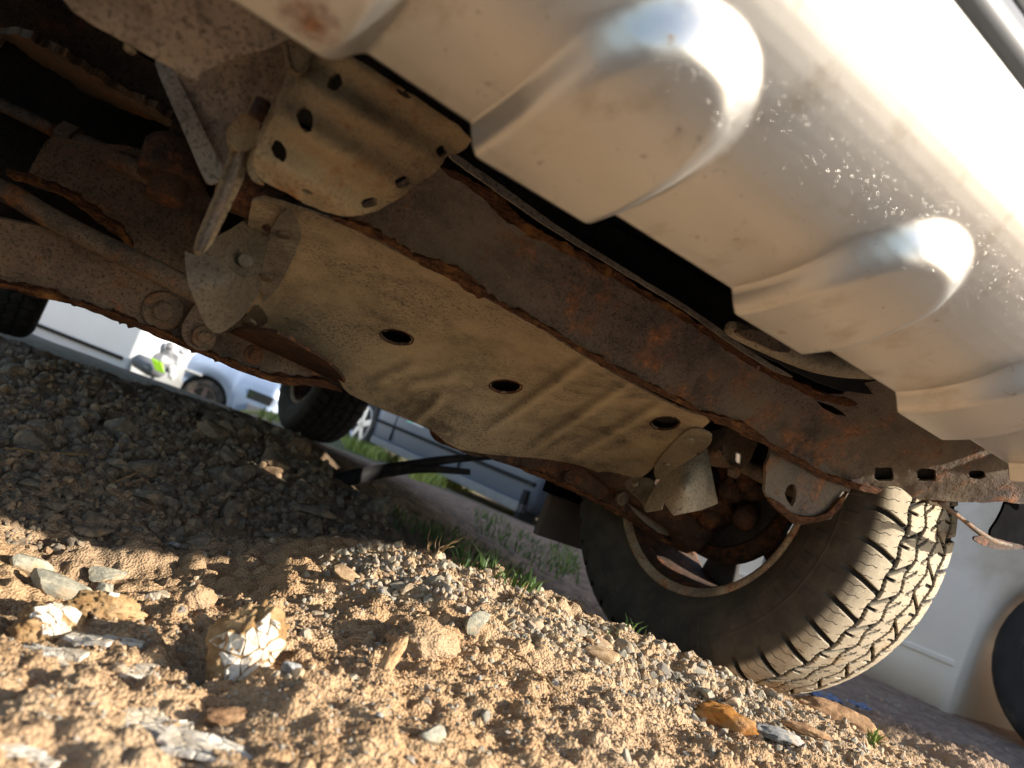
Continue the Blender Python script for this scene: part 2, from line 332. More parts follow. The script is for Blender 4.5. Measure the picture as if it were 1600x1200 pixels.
class MB:
    def __init__(s): s.V = []; s.F = []; s.k = 0
    def add(s, V, F):
        s.V.append(np.asarray(V, float)); s.F += [[i + s.k for i in f] for f in (F.tolist() if isinstance(F, np.ndarray) else F)]; s.k += len(V)
    def obj(s, name, mat, parent=None, smooth=True, loc=(0, 0, 0)): return mk(name, np.concatenate(s.V), s.F, mat, parent, smooth, loc)
def chaikin(P, it, closed=True):
    P = np.asarray(P, float)
    for _ in range(it):
        Q = np.roll(P, -1, 0) if closed else P[1:]; A = P if closed else P[:-1]
        N = np.empty((2 * len(A), P.shape[1])); N[0::2] = A * .75 + Q * .25; N[1::2] = A * .25 + Q * .75
        P = N if closed else np.vstack([P[:1], N, P[-1:]])
    return P
def resamp(P, n=None, step=None, closed=False):
    P = np.asarray(P, float)
    if closed: P = np.vstack([P, P[:1]])
    L = np.concatenate([[0], np.cumsum(np.linalg.norm(np.diff(P, axis=0), axis=1))])
    if n is None: n = max(3, int(L[-1] / step))
    s = np.linspace(0, L[-1], n, endpoint=not closed); return np.stack([np.interp(s, L, P[:, i]) for i in range(P.shape[1])], 1)
def inpoly(Q, P):
    x, y = Q[:, 0], Q[:, 1]; c = np.zeros(len(Q), bool); j = len(P) - 1
    for i in range(len(P)):
        m = ((P[i, 1] > y) != (P[j, 1] > y)); xi = (P[j, 0] - P[i, 0]) * (y - P[i, 1]) / (P[j, 1] - P[i, 1] + 1e-12) + P[i, 0]; c ^= m & (x < xi); j = i
    return c
def distpoly(Q, P):
    d = np.full(len(Q), 1e9); A = P; B = np.roll(P, -1, 0)
    for a, b in zip(A, B):
        ab = b - a; t = np.clip(((Q - a) @ ab) / (ab @ ab + 1e-12), 0, 1); d = np.minimum(d, np.linalg.norm(Q - a - t[:, None] * ab, axis=1))
    return d
def oval(h, n=22, jag=0.06):
    u, v, ru, rv = h[:4]; rot = math.radians(h[4] if len(h) > 4 else 0); t = np.linspace(0, 2 * np.pi, n, endpoint=False); p = h[5] if len(h) > 5 else 2
    r = 1 + rng.normal(size=n) * jag; x = np.sign(np.cos(t)) * np.abs(np.cos(t)) ** (2 / p) * ru * r; y = np.sign(np.sin(t)) * np.abs(np.sin(t)) ** (2 / p) * rv * r
    return np.stack([u + x * math.cos(rot) - y * math.sin(rot), v + x * math.sin(rot) + y * math.cos(rot)], 1)
def sheet_geo(surf, outline, holes=(), step=7, jag=0, rnd=1, thick=.003, disp=None, seed=0):
    """a sheet of real thickness lying on a surface in the scene, cut to an outline with holes"""
    O = chaikin(outline, rnd) if rnd else np.asarray(outline, float)
    O = resamp(O, step=step * .8, closed=True)
    if jag:
        s = np.arange(len(O)) * step * .8; T = np.roll(O, -1, 0) - np.roll(O, 1, 0); N = np.stack([-T[:, 1], T[:, 0]], 1) / (np.linalg.norm(T, axis=1)[:, None] + 1e-9)
        O = O + N * (n1(s / 34., seed + 3.1, 4) * jag)[:, None]
    lo, hi = O.min(0), O.max(0); gx, gy = np.meshgrid(np.arange(lo[0], hi[0], step), np.arange(lo[1], hi[1], step)); gx = gx + (np.arange(gx.shape[0]) % 2)[:, None] * step * .5
    G = np.stack([gx.ravel(), gy.ravel()], 1); G = G + rng.normal(size=G.shape) * step * .06; G = G[inpoly(G, O)]; G = G[distpoly(G, O) > step * .55]
    loops = [O]
    for h in holes:
        H = np.asarray(h, float) if np.ndim(h) == 2 else oval(h); loops.append(H); G = G[~inpoly(G, H)]; G = G[distpoly(G, H) > step * .4]
    P = np.vstack(loops + [G]); E = []; k = 0
    for L in loops: n = len(L); E += [(k + i, k + (i + 1) % n) for i in range(n)]; k += n
    vs, _, fs, *_ = delaunay_2d_cdt([Vector(p) for p in P], E, [], 0, 1e-5)
    P = np.array([tuple(v) for v in vs]); F = np.array([list(f) for f in fs if len(f) == 3])
    c = P[F].mean(1); ok = inpoly(c, O)
    for L in loops[1:]: ok &= ~inpoly(c, L)
    F = F[ok]; used = np.unique(F); mp = np.full(len(P), -1); mp[used] = np.arange(len(used)); P = P[used]; F = mp[F]
    V = surf(P[:, 0], P[:, 1])
    R = V - CAM; R /= np.linalg.norm(R, axis=1)[:, None]
    if disp is not None: V = V - R * disp(P[:, 0], P[:, 1])[:, None]
    fn = np.cross(V[F[:, 1]] - V[F[:, 0]], V[F[:, 2]] - V[F[:, 0]]); flip = (fn * R[F[:, 0]]).sum(1) > 0; F[flip] = F[flip][:, ::-1]; fn[flip] *= -1
    N = np.zeros_like(V)
    for i in range(3): np.add.at(N, F[:, i], fn)
    N /= np.linalg.norm(N, axis=1)[:, None] + 1e-12
    n = len(V); E3 = np.concatenate([F[:, [0, 1]], F[:, [1, 2]], F[:, [2, 0]]]); key = E3.min(1) * n + E3.max(1); uq, inv, cnt = np.unique(key, return_inverse=True, return_counts=True)
    B = E3[cnt[inv] == 1]
    side = np.concatenate([np.stack([B[:, 1], B[:, 0], B[:, 0] + n], 1), np.stack([B[:, 1], B[:, 0] + n, B[:, 1] + n], 1)])
    return np.vstack([V, V - N * thick]), np.vstack([F, F[:, ::-1] + n, side])
def sheet(name, mat, surf, outline, parent, **kw):
    V, F = sheet_geo(surf, outline, **kw); o = mk(name, V, F, mat, parent)
    me = o.data
    try: me.set_sharp_from_angle(angle=math.radians(42))
    except Exception: pass
    return o
def tube_geo(P, r, seg=14, caps=True, up=None):
    P = np.asarray(P, float); n = len(P); r = np.broadcast_to(np.asarray(r, float), (n,)); T = np.gradient(P, axis=0); T /= np.linalg.norm(T, axis=1)[:, None] + 1e-12
    a = np.array([0, 0, 1.]) if up is None else np.asarray(up, float); V = []
    if abs(T[0] @ a) > .9: a = np.array([1., 0, 0])
    for i in range(n):
        b = np.cross(T[i], a); b /= np.linalg.norm(b) + 1e-12; c = np.cross(b, T[i]); th = np.linspace(0, 2 * np.pi, seg, endpoint=False); V.append(P[i] + r[i] * (np.cos(th)[:, None] * b + np.sin(th)[:, None] * c))
    V = np.concatenate(V); F = [[i * seg + j, i * seg + (j + 1) % seg, (i + 1) * seg + (j + 1) % seg, (i + 1) * seg + j] for i in range(n - 1) for j in range(seg)]
    if caps: F += [list(range(seg))[::-1], [(n - 1) * seg + j for j in range(seg)]]
    return V, F
def tube(name, mat, P, r, parent, seg=14, sm=2, up=None):
    P = chaikin(P, sm, False) if sm else np.asarray(P, float)
    r = np.interp(np.linspace(0, 1, len(P)), np.linspace(0, 1, np.size(r)), np.atleast_1d(r)); V, F = tube_geo(P, r, seg, up=up); return mk(name, V, F, mat, parent)
def lathe_geo(c, axis, prof, seg=32, hexn=None):
    """profile (along axis, radius) turned about an axis through c"""
    c = np.asarray(c, float); ax = np.asarray(axis, float); ax /= np.linalg.norm(ax); a = np.cross(ax, [0, 0, 1.] if abs(ax[2]) < .9 else [1., 0, 0]); a /= np.linalg.norm(a); b = np.cross(ax, a)
    th = np.linspace(0, 2 * np.pi, seg, endpoint=False); V = []
    for d, r in prof: V.append(c + ax * d + r * (np.cos(th)[:, None] * a + np.sin(th)[:, None] * b))
    n = len(prof); V = np.concatenate(V); F = [[i * seg + j, i * seg + (j + 1) % seg, (i + 1) * seg + (j + 1) % seg, (i + 1) * seg + j] for i in range(n - 1) for j in range(seg)]
    F += [list(range(seg))[::-1], [(n - 1) * seg + j for j in range(seg)]]; return V, F
def box_geo(lo, hi):
    x0, y0, z0 = lo; x1, y1, z1 = hi; V = np.array([(x, y, z) for z in (z0, z1) for y in (y0, y1) for x in (x0, x1)], float)
    return V, [[0, 2, 3, 1], [4, 5, 7, 6], [0, 1, 5, 4], [2, 6, 7, 3], [0, 4, 6, 2], [1, 3, 7, 5]]
def bevel(o, w, seg=2):
    m = o.modifiers.new('bevel', 'BEVEL'); m.width = w; m.segments = seg; m.limit_method = 'ANGLE'; return o
def strip_outline(L, w, jag=2.0, seed=0, step=5):
    L = resamp(chaikin(L, 2, False), step=step); T = np.gradient(L, axis=0); N = np.stack([-T[:, 1], T[:, 0]], 1) / (np.linalg.norm(T, axis=1)[:, None] + 1e-9); s = np.arange(len(L)) * step
    w = np.interp(np.linspace(0, 1, len(L)), np.linspace(0, 1, np.size(w)), np.atleast_1d(w)); up = w * (.5 + .0 * s) + n1(s / 26., seed, 4) * jag; dn = w * .5 + n1(s / 19., seed + 9.7, 4) * jag
    tp = np.minimum(1, np.minimum(np.arange(len(L)), np.arange(len(L))[::-1]) / 4. + .15)
    return np.vstack([L + N * (np.maximum(up, 1) * tp)[:, None], (L - N * (np.maximum(dn, 1) * tp)[:, None])[::-1]])
def rust_strip(name, L, w, surf, parent, jag=2.5, seed=0, thick=.005, mat='flake', proud=.003, step=4):
    rough = lambda u, v: proud + .0022 * fbm(np.stack([u / 22., v / 9., np.full_like(u, seed + .5)], 1), 4)
    return sheet(name, mat, surf, strip_outline(L, w, jag, seed), parent, step=step, rnd=0, thick=thick, disp=rough)

# ================================================================== GROUND
GC = []
def g_px(u, v, d): p = at(u, v, d); GC.append(tuple(p))
def g_z(u, v, z): d = depth_on(u, v, (0, 0, z), (0, 0, 1)); GC.append(tuple(at(u, v, d)))
for a in ((0, 1190, .02), (400, 1190, .03), (800, 1190, .045), (1200, 1190, .055), (0, 885, -.042), (250, 905, -.022), (480, 862, -.008), (300, 1030, .012), (120, 1000, -.01), (600, 1000, .045), (820, 1050, .062), (1050, 1100, .066)): g_z(*a)
for a in ((600, 852, 1.05), (0, 534, 1.9), (100, 572, 1.92), (215, 614, 1.95), (330, 650, 2.0), (440, 676, 2.05), (500, 708, 2.1), (545, 748, 2.1), (-120, 500, 1.9), (700, 872, 1.06), (800, 908, 1.06), (920, 962, 1.06), (1050, 1022, 1.10), (1150, 1072, 1.17), (1230, 1102, 1.24), (1380, 1150, 1.3), (1540, 1188, 1.34)): g_px(*a)
GC += [(.56, 0, 0), (.685, .0, -.004), (.81, 0, -.002), (.8, -.12, .018), (.56, -.13, .03), (.42, .1, .03), (.45, .2, .01), (.3, .35, 0), (0, .6, .02), (1.1, .15, -.02), (1.4, 0, -.012), (-.5, 2, 0), (.5, 2.6, 0), (.685, 2.65, 0), (-.5, .7, .01), (-.3, .3, -.015),
       (1.5, 1.3, -.02), (2.5, .5, -.02), (2.5, 2, -.04), (1.5, 3, -.04), (-.55, -.85, .03), (.3, -.85, .05), (-1.2, -.5, 0), (1.2, -.6, .03), (2.4, -.6, -.01), (-1.3, .8, 0), (-1.3, 2.2, 0)]
GC = np.array(GC); _gb = tps(GC[:, :2], GC[:, 2], 2e-4)
def base_h(X, Y):
    Q = np.stack([np.clip(X, -1.4, 2.7), np.clip(Y, -1.2, 3.1)], 1); z = _gb(Q)
    far = np.maximum(0, (X * .52 + (Y + .99) * .85) - 3.9); z = z - (.036 + .10 * sstep(2.3, .9, X) * sstep(3.0, 4.5, Y)) * np.minimum(far, 9)
    return z
def detail_h(X, Y):
    P2 = np.stack([X, Y], 1); P = np.stack([X, Y, np.zeros_like(X)], 1)
    near = 1 - sstep(1.6, 4.5, np.hypot(X + .5, Y + .9)); z = .012 * fbm(P * 3.1, 3) * (.3 + .7 * near)
    lumps = fbm(P * 13., 4, .55); z += .0125 * lumps * near; z += .009 * fbm(P * 6.5 + 3, 2) * near * sstep(.5, .0, Y)
    ridge = 1 - np.abs(fbm(P * 21. + 5, 3)); z += .007 * (ridge - .7) * near * sstep(.55, .0, Y)
    d1, i1 = worley(P2 + .004 * np.stack([perlin(P * 60), perlin(P * 60 + 9)], 1), 34, 1); z += near * .011 * np.sqrt(np.clip(.42 - d1, 0, 1)) * (i1 > .45) * sstep(.9, .1, Y)
    packed = sstep(-.25, .45, fbm(P * 7.3 + 11, 3)); packed = .25 + .75 * packed
    d2, i2 = worley(P2, 95, 2); z += packed * near * .0050 * np.sqrt(np.clip(.5 - d2, 0, 1)) * (i2 > .35)
    d3, i3 = worley(P2, 210, 3); z += packed * near * .0022 * np.sqrt(np.clip(.5 - d3, 0, 1))
    z += near * .0012 * fbm(P * 120., 2)
    whl = np.exp(-(((X - .685) / .16) ** 2 + (Y / .17) ** 2)); return z * (1 - .85 * whl) - .003 * whl
def H(X, Y): return base_h(X, Y) + detail_h(X, Y)
def axis(segs):
    out = [segs[0][0]]
    for a, b, h in segs: out += list(np.linspace(a, b, max(2, int(round((b - a) / h)) + 1))[1:])
    return np.array(out)
gx = axis([(-60, -8, 6), (-8, -2, .5), (-2, -.8, .05), (-.8, -.62, .006), (-.62, .45, .0026), (.45, 1.5, .0052), (1.5, 3, .03), (3, 12, .4), (12, 90, 7)])
gy = axis([(-60, -8, 6), (-8, -1.6, .4), (-1.6, -.75, .04), (-.75, -.62, .006), (-.62, -.05, .0026), (-.05, .9, .0060), (.9, 2.4, .016), (2.4, 6, .08), (6, 20, .6), (20, 110, 8)])
XX, YY = np.meshgrid(gx, gy, indexing='ij'); nx, ny = XX.shape; Z = H(XX.ravel(), YY.ravel())
idx = np.arange(nx * ny).reshape(nx, ny)
GF = np.stack([idx[:-1, :-1].ravel(), idx[1:, :-1].ravel(), idx[1:, 1:].ravel(), idx[:-1, 1:].ravel()], 1)
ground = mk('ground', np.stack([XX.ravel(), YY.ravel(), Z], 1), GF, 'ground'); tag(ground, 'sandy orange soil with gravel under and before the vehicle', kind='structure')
def hit(u, v, dmax=9.0):
    """where the pixel rays meet the ground"""
    u = np.atleast_1d(np.asarray(u, float)); v = np.atleast_1d(np.asarray(v, float)); r = ray(u, v); ds = np.concatenate([np.arange(.3, 2.2, .012), np.arange(2.2, dmax, .06)]); res = np.full(len(u), np.nan); live = np.ones(len(u), bool)
    for d in ds:
        if not live.any(): break
        k = np.where(live)[0]; p = CAM + r[k] * d; b = p[:, 2] < base_h(p[:, 0], p[:, 1]) + .002; res[k[b]] = d; live[k[b]] = False
    return CAM + r * res[:, None], res

# ================================================================== VEHICLE
ROOT = Vector((0, 1.3, 0))
car = empty('off_road_vehicle', ROOT, 'rusty silver off-road vehicle seen from below with bumper, skid plate and dusty tyre', 'vehicle')

# ---- front bumper: a pressed silver shell with raised fingers
SEC = chaikin([(-.575, .452), (-.60, .457), (-.635, .468), (-.665, .486), (-.695, .513), (-.716, .543), (-.728, .572), (-.733, .592), (-.733, .602)], 2, False)
def bumper():
    ns, nt = 620, 150
    sec = resamp(SEC, n=nt); arc = np.concatenate([[0], np.cumsum(np.linalg.norm(np.diff(sec, axis=0), axis=1))])
    xs = np.linspace(-.86, .80, ns); Xg, Ag = np.meshgrid(xs, arc, indexing='ij')
    Yg = np.broadcast_to(sec[:, 0], Xg.shape).copy(); Zg = np.broadcast_to(sec[:, 1], Xg.shape).copy()
    # the shell sweeps back and up towards its ends; it rises a little to the left side
    rise = .010 * (Xg + .36) / .36 * (Xg > -.36); Zg += np.clip(rise, 0, .03); Yg += .16 * np.clip(np.abs(Xg) - .5, 0, 1) ** 2 * 2.2; Zg += .12 * np.clip(Xg - .52, 0, 1)
    T = np.gradient(sec, axis=0); Nn = np.stack([T[:, 1] * 1.0, -T[:, 0]], 1); Nn /= np.linalg.norm(Nn, axis=1)[:, None]
    Nn *= -np.sign(Nn[:, 1:2].mean() or 1)   # outward: down and forward
    h = np.zeros_like(Xg)
    for c in (-.760, -.503, -.307, -.052, .203, .458, .713):
        hw = .062; tip = .152
        cx = Xg - c; r = .060; qx = np.abs(cx) - (hw - r); qa = Ag - (tip - r); d = np.hypot(np.maximum(qx, 0), np.maximum(qa, 0)) + np.minimum(np.maximum(qx, qa), 0) - r   # signed distance to a round-ended finger
        fl = .011 + .022 * sstep(.05, .15, Ag); fr_ = .024 + .009 * sstep(.02, .13, Ag); wb = sstep(-.03, .03, cx); flank = fl * (1 - wb) + fr_ * wb
        p = sstep(0, 1, np.clip(-d / flank, 0, 1)); h = np.maximum(h, p * (.0185 + .003 * sstep(.06, .13, Ag)))
    Yg = Yg + Nn[None, :, 0] * h; Zg = Zg + Nn[None, :, 1] * h
    V = np.stack([Xg.ravel(), Yg.ravel(), Zg.ravel()], 1); I = np.arange(ns * nt).reshape(ns, nt); F = np.stack([I[:-1, :-1].ravel(), I[:-1, 1:].ravel(), I[1:, 1:].ravel(), I[1:, :-1].ravel()], 1)
    o = mk('front_bumper', V, F, 'paint', car); s = o.modifiers.new('thickness', 'SOLIDIFY'); s.thickness = .003; s.offset = -1; return o, V.reshape(ns, nt, 3)
bump_o, BV = bumper()
bump_o['label'] = 'silver bumper shell with raised rounded fingers'
# dark trim and grille above the bumper, headlamp
P = BV[:, -1, :][::8]
tr = MB()
for w, (dy, dz) in enumerate(((-.012, .004), (-.012, .03), (.02, .05), (.04, .02))): tr.V.append(P + np.array([0, dy + .004, dz])); 
nP = len(P); tr.F = [[a * nP + i, a * nP + i + 1, ((a + 1) % 4) * nP + i + 1, ((a + 1) % 4) * nP + i] for a in range(4) for i in range(nP - 1)]
tr.obj('bumper_trim', 'greyplastic', car)
gl = MB()
for k in range(6): gl.add(*box_geo((-.55, -.70 + .006 * k, .70 + .035 * k), (.55, -.66 + .006 * k, .715 + .035 * k)))
gl.obj('grille', 'blackplastic', car)
mk('grille_backing', *box_geo((-.80, -.60, .50), (.80, -.585, .97)), 'blackplastic', car)  # unseen panel added to stop sun entering through the grille gaps
for sx in (-1, 1): bevel(mk('headlamp', *box_geo((sx * .70 - .14, -.68, .72), (sx * .70 + .14, -.56, .90)), 'glass', car), .02)

# ---- body shell that keeps the underside dark
bevel(mk('bonnet', *box_geo((-.80, -.62, .96), (.80, .75, .99)), 'paint', car), .01)
for sx in (-1, 1):
    fb = MB(); y = np.linspace(-.60, .75, 28); arch = .40
    zb = np.where(np.abs(y) < arch, .40 + np.sqrt(np.clip(arch ** 2 - y ** 2, 0, None)), .50); zb = np.where(y < -.33, .63, zb)
    V = np.concatenate([np.stack([np.full_like(y, sx * xx), y, zz], 1) for xx, zz in ((.86, zb), (.86, np.full_like(y, .97)), (.80, np.full_like(y, .975)), (.83, zb))])
    n = len(y); fb.add(V, [[a * n + i, a * n + i + 1, ((a + 1) % 4) * n + i + 1, ((a + 1) % 4) * n + i] for a in range(4) for i in range(n - 1)]); fb.obj('front_wing', 'paint', car)
    bevel(mk('door', *box_geo((sx * .845 - .02, .76, .34), (sx * .845 + .02, 2.15, 1.05)), 'paint', car), .02)
    bevel(mk('rear_wing', *box_geo((sx * .845 - .02, 2.16, .62), (sx * .845 + .02, 3.55, 1.05)), 'paint', car), .02)
    mk('wheel_arch_liner', *lathe_geo((sx * .70 - .13, 0, .42), (1, 0, 0), [(0, .415), (.26, .415), (.26, .425), (0, .425)], 40), 'dark', car) if False else None
mk('floor_pan', *box_geo((-.78, .42, .56), (.78, 3.5, .60)), 'dark', car)
mk('firewall', *box_geo((-.78, .40, .50), (.78, .44, .98)), 'dark', car)
bevel(mk('engine_block', *box_geo((-.24, -.14, .47), (.24, .40, .90)), 'dark', car), .03)
mk('radiator', *box_geo((-.45, -.24, .50), (.45, -.19, .95)), 'dark', car)
for sx in (-1, 1): bevel(mk('frame_rail', *box_geo((sx * .40 - .05, -.28, .50), (sx * .40 + .05, 3.3, .60)), 'dark', car), .012)
mk('inner_wing', *box_geo((-.80, -.50, .55), (-.50, .42, .94)), 'dark', car); mk('inner_wing', *box_geo((.42, -.36, .72), (.56, .42, .95)), 'dark', car)
cab = MB(); prof = [(.75, 1.05), (1.25, 1.65), (2.9, 1.7), (3.5, 1.05)]
Vc = np.array([(sx * (.83 if z < 1.2 else .66), y, z) for sx in (-1, 1) for y, z in prof]); cab.add(Vc, [[0, 1, 2, 3], [7, 6, 5, 4], [0, 4, 5, 1], [1, 5, 6, 2], [2, 6, 7, 3]]); cab.obj('cabin', 'paint', car, smooth=False)
mk('tailgate', *box_geo((-.82, 3.5, .5), (.82, 3.54, 1.05)), 'paint', car)

# ---- crumpled, ribbed bumper bracket
SB = surf_y([(400, 270, -.41), (480, 90, -.425), (540, 338, -.40), (690, 262, -.405), (735, 215, -.425), (600, 130, -.45), (560, 240, -.435), (470, 240, -.425), (640, 290, -.40)])
def ribs(u, v):
    c = -.53 * u + .85 * v; al = .85 * u + .53 * v; end = sstep(455 - .28 * c * 0, 520, al + .0 * c) * sstep(770, 690, al)
    return .0095 * (.5 - .5 * np.cos((c + 168 + 10) / 66. * 2 * np.pi)) * (.45 + .55 * end) + .0014 * fbm(np.stack([u / 26., v / 26., u * 0 + 3.3], 1), 4)
BR = [(396, 262), (402, 228), (424, 190), (446, 158), (466, 122), (488, 84), (516, 70), (560, 92), (640, 146), (740, 213), (722, 236), (698, 243), (690, 262), (655, 287), (632, 303), (600, 325), (578, 336), (540, 339), (505, 332), (478, 319), (440, 297), (410, 283)]
br = sheet('bumper_bracket', 'tan', SB, BR, car, step=5, jag=2.5, thick=.004, disp=ribs, seed=2,
      holes=[(523, 128, 10, 14, 25, 3), (477, 186, 12, 20, -18, 2.4), (437, 236, 10, 17, -28, 2.4), (629, 284, 12, 8, -25, 3), (577, 317, 12, 7, -15, 3), (690, 236, 8, 8, -30, 3), (631, 146, 14, 5, 32), (480, 300, 10, 3.5, 22)])
sheet('bracket_flange', 'tan', surf_y([(400, 270, -.405), (500, 80, -.415), (380, 270, -.395), (455, 90, -.405)]), [(452, 104), (466, 70), (502, 70), (482, 108), (458, 152), (434, 196), (408, 240), (398, 268), (408, 286), (396, 286), (384, 262), (392, 232), (414, 190), (436, 148)], car, step=5, jag=1.5, thick=.006, seed=5)
tube('bracket_loop', 'tan', py(-.43)(np.array([446, 452, 462, 474, 484, 492]), np.array([70, 104, 116, 112, 96, 72])), .0022, car, 8)

# ---- upper left plates
sheet('hanging_plate', 'brownlit', surf_y([(100, 0, -.44), (300, 125, -.44), (455, 60, -.47), (360, 0, -.48), (200, 30, -.45)]), [(60, -90), (96, -6), (106, 10), (120, 24), (200, 70), (300, 124), (312, 128), (306, 116), (360, 92), (452, 66), (480, 30), (400, -90)], car, step=9, thick=.004, jag=1.2, disp=lambda u, v: .003 * fbm(np.stack([u / 60., v / 60., u * 0], 1), 3))
sheet('plate_clip', 'tan', py(-.445), [(192, 66), (204, 72), (216, 82), (206, 84), (194, 76)], car, step=4)
sheet('gusset_plate', 'brownlit', surf_y([(268, 118, -.34), (455, 100, -.37), (352, 272, -.34), (430, 40, -.40)]), [(262, 90), (300, 60), (440, 20), (480, 60), (462, 118), (436, 150), (420, 190), (390, 200), (372, 238), (358, 268), (348, 270), (334, 240), (300, 170)], car, step=7, thick=.004, disp=lambda u, v: .0015 * fbm(np.stack([u / 30., v / 30., u * 0 + 2], 1), 4))
sheet('brace_bar', 'plate_grey', surf_y([(240, 95, -.33), (352, 270, -.35), (325, 288, -.35), (270, 105, -.34)]), [(238, 88), (266, 98), (300, 165), (336, 240), (352, 268), (340, 286), (326, 288), (318, 278), (280, 190), (252, 128)], car, step=6, thick=.004)
tube('clamp_bar', 'rod', py(-.395)(np.array([388, 380, 362, 336, 311]), np.array([190, 232, 282, 340, 394])), [.003, .0035, .004, .0035, .003], car, 6, sm=1)
sheet('clamp_bar', 'tan', py(-.39), [(372, 186), (390, 182), (398, 200), (392, 236), (378, 290), (352, 340), (322, 398), (302, 396), (316, 352), (344, 286), (362, 238)], car, step=5, thick=.010, jag=1.2)
tube('bracket_bolt', 'deeprust', py(-.40)(np.array([398, 412]), np.array([186, 158])), .006, car, 12, sm=0)
sheet('clamp_lug', 'tan', py(-.40), [(360, 196), (376, 176), (402, 180), (408, 204), (398, 232), (372, 238), (356, 224)], car, step=5, thick=.01, jag=2)

# ---- left side: rods, link bushing, rusty flanges, lower beam
def seg3(u0, v0, u1, v1, y): return py(y)(np.array([u0, (u0 + u1) / 2, u1]), np.array([v0, (v0 + v1) / 2, v1]))
dl = lambda d, *p: np.array([at(a, b, d) for a, b in p])
DB = .80
tube('tie_rod', 'rod', dl(.90, (-40, 144), (40, 182), (104, 214)), .0085, car, 14)
tube('tie_rod', 'rod', dl(.89, (100, 212), (160, 240), (214, 263), (240, 280)), [.011, .0135, .013, .010], car, 14)
V, F = lathe_geo(at(104, 213, .89), ray(140, 230) - ray(100, 212), [(-.006, .012), (-.006, .017), (.014, .017), (.014, .012)], 6); mk('lock_nut', V, F, 'rod', car, smooth=False)
thr = MB()
for k in range(9): thr.add(*lathe_geo(at(84 + k * 2.2, 204 + k * 1.0, .897), ray(140, 230) - ray(100, 212), [(-.0009, .0085), (0, .0098), (.0009, .0085)], 14))
thr.obj('rod_thread', 'rod', car)
ax = at(252, 335, .76) - at(290, 205, .78)
bz = lambda k: at(290, 205, .78) + ax * k
mk('link_bushing', *lathe_geo(bz(.42), ax, [(-.022, .020), (-.022, .030), (-.016, .034), (.012, .0345), (.018, .033), (.0185, .022)], 36), 'deeprust', car)
mk('bushing_washer', *lathe_geo(bz(.70), ax, [(-.006, .02), (-.006, .0325), (-.001, .034), (.004, .0315), (.004, .02)], 32), 'rod', car)
mk('link_nut', *lathe_geo(bz(.84), ax, [(-.006, .012), (-.006, .027), (.008, .0265), (.011, .022), (.011, .01)], 6), 'rod', car, smooth=False)
mk('link_stem', *lathe_geo(bz(.05), ax, [(-.06, .014), (-.02, .017), (.03, .020), (.03, .01)], 20), 'deeprust', car)
tube('sway_bar', 'rod', dl(.84, (-60, 272), (20, 304), (60, 330), (130, 368), (200, 402), (262, 432), (318, 462)), .0125, car, 18)
PB = surf_y([(-30, 340, .02), (0, 447, .06), (300, 440, .05), (330, 556, .06), (545, 612, .06), (560, 560, .05), (150, 420, .05)])
sheet('suspension_beam', 'brown', PB, [(-60, 330), (20, 346), (90, 358), (190, 396), (300, 436), (420, 470), (580, 540), (600, 590), (548, 614), (520, 600), (430, 600), (330, 558), (200, 502), (100, 470), (0, 448), (-60, 430)], car, step=9, thick=.006, disp=lambda u, v: .002 * fbm(np.stack([u / 50., v / 50., u * 0], 1), 3))
rust_strip('beam_flange', [(-50, 434), (0, 446), (60, 460), (110, 471), (200, 502), (260, 526), (330, 556), (400, 585), (440, 596), (500, 597), (535, 612)], [7, 8, 9, 10, 10, 9, 12, 10], PB, car, 2, 1, .012, proud=.014)
sheet('rusted_pocket', 'deeprust', surf_y([(365, 520, .03), (540, 600, .04), (450, 560, .045)]), [(345, 540), (362, 514), (420, 516), (470, 540), (520, 572), (545, 606), (520, 600), (440, 596), (400, 586), (350, 560)], car, step=6, thick=.004, jag=1.5)
def bolt(u, v, surf, r, parent=car, mat='deeprust', hx=True, washer=1.6, tilt=(0, 0), hgt=.6):
    c = surf(np.array([u]), np.array([v]))[0]; e = 4.; a = surf(np.array([u + e]), np.array([v]))[0] - c; b = surf(np.array([u]), np.array([v + e]))[0] - c; n = np.cross(a, b); n /= np.linalg.norm(n)
    if n @ (CAM - c) < 0: n = -n
    o = mk('bolt', *lathe_geo(c, n, [(-.004, r), (r * hgt, r), (r * hgt * 1.25, r * .8), (r * hgt * 1.3, r * .3)], 6 if hx else 20), mat, parent, smooth=not hx)
    if washer: mk('washer', *lathe_geo(c, n, [(-.004, r * washer), (r * .28, r * washer), (r * .36, r * washer * .93), (r * .36, r * .6)], 24), mat, o, smooth=False)
    return o
bolt(255, 485, PB, .0145, mat='rod', washer=1.75); bolt(318, 526, py(.03), .009, mat='rod'); bolt(397, 554, py(.025), .008)
sheet('beam_tab', 'brown', py(.035), [(280, 515), (300, 480), (312, 470), (326, 506), (340, 524), (330, 550), (296, 545)], car, step=6, thick=.006, jag=1)
P5 = surf_y([(0, 60, .05), (260, 185, .02), (60, 280, .05), (230, 270, .03), (330, 440, .03), (200, 400, .05)])
sheet('inner_panel', 'brown', P5, [(36, 290), (48, 262), (78, 208), (112, 220), (230, 230), (340, 300), (350, 430), (300, 452), (215, 412), (196, 376), (160, 344), (100, 304)], car, step=9, thick=.004, disp=lambda u, v: .004 * fbm(np.stack([u / 40., v / 40., u * 0 + 4], 1), 4))
rust_strip('panel_flange', [(10, 272), (60, 288), (110, 306), (160, 344), (190, 364), (204, 392), (212, 420)], [8, 10, 12, 9], surf_y([(10, 272, .0), (200, 400, .02), (120, 320, .0)]), car, 4, 4, .008)
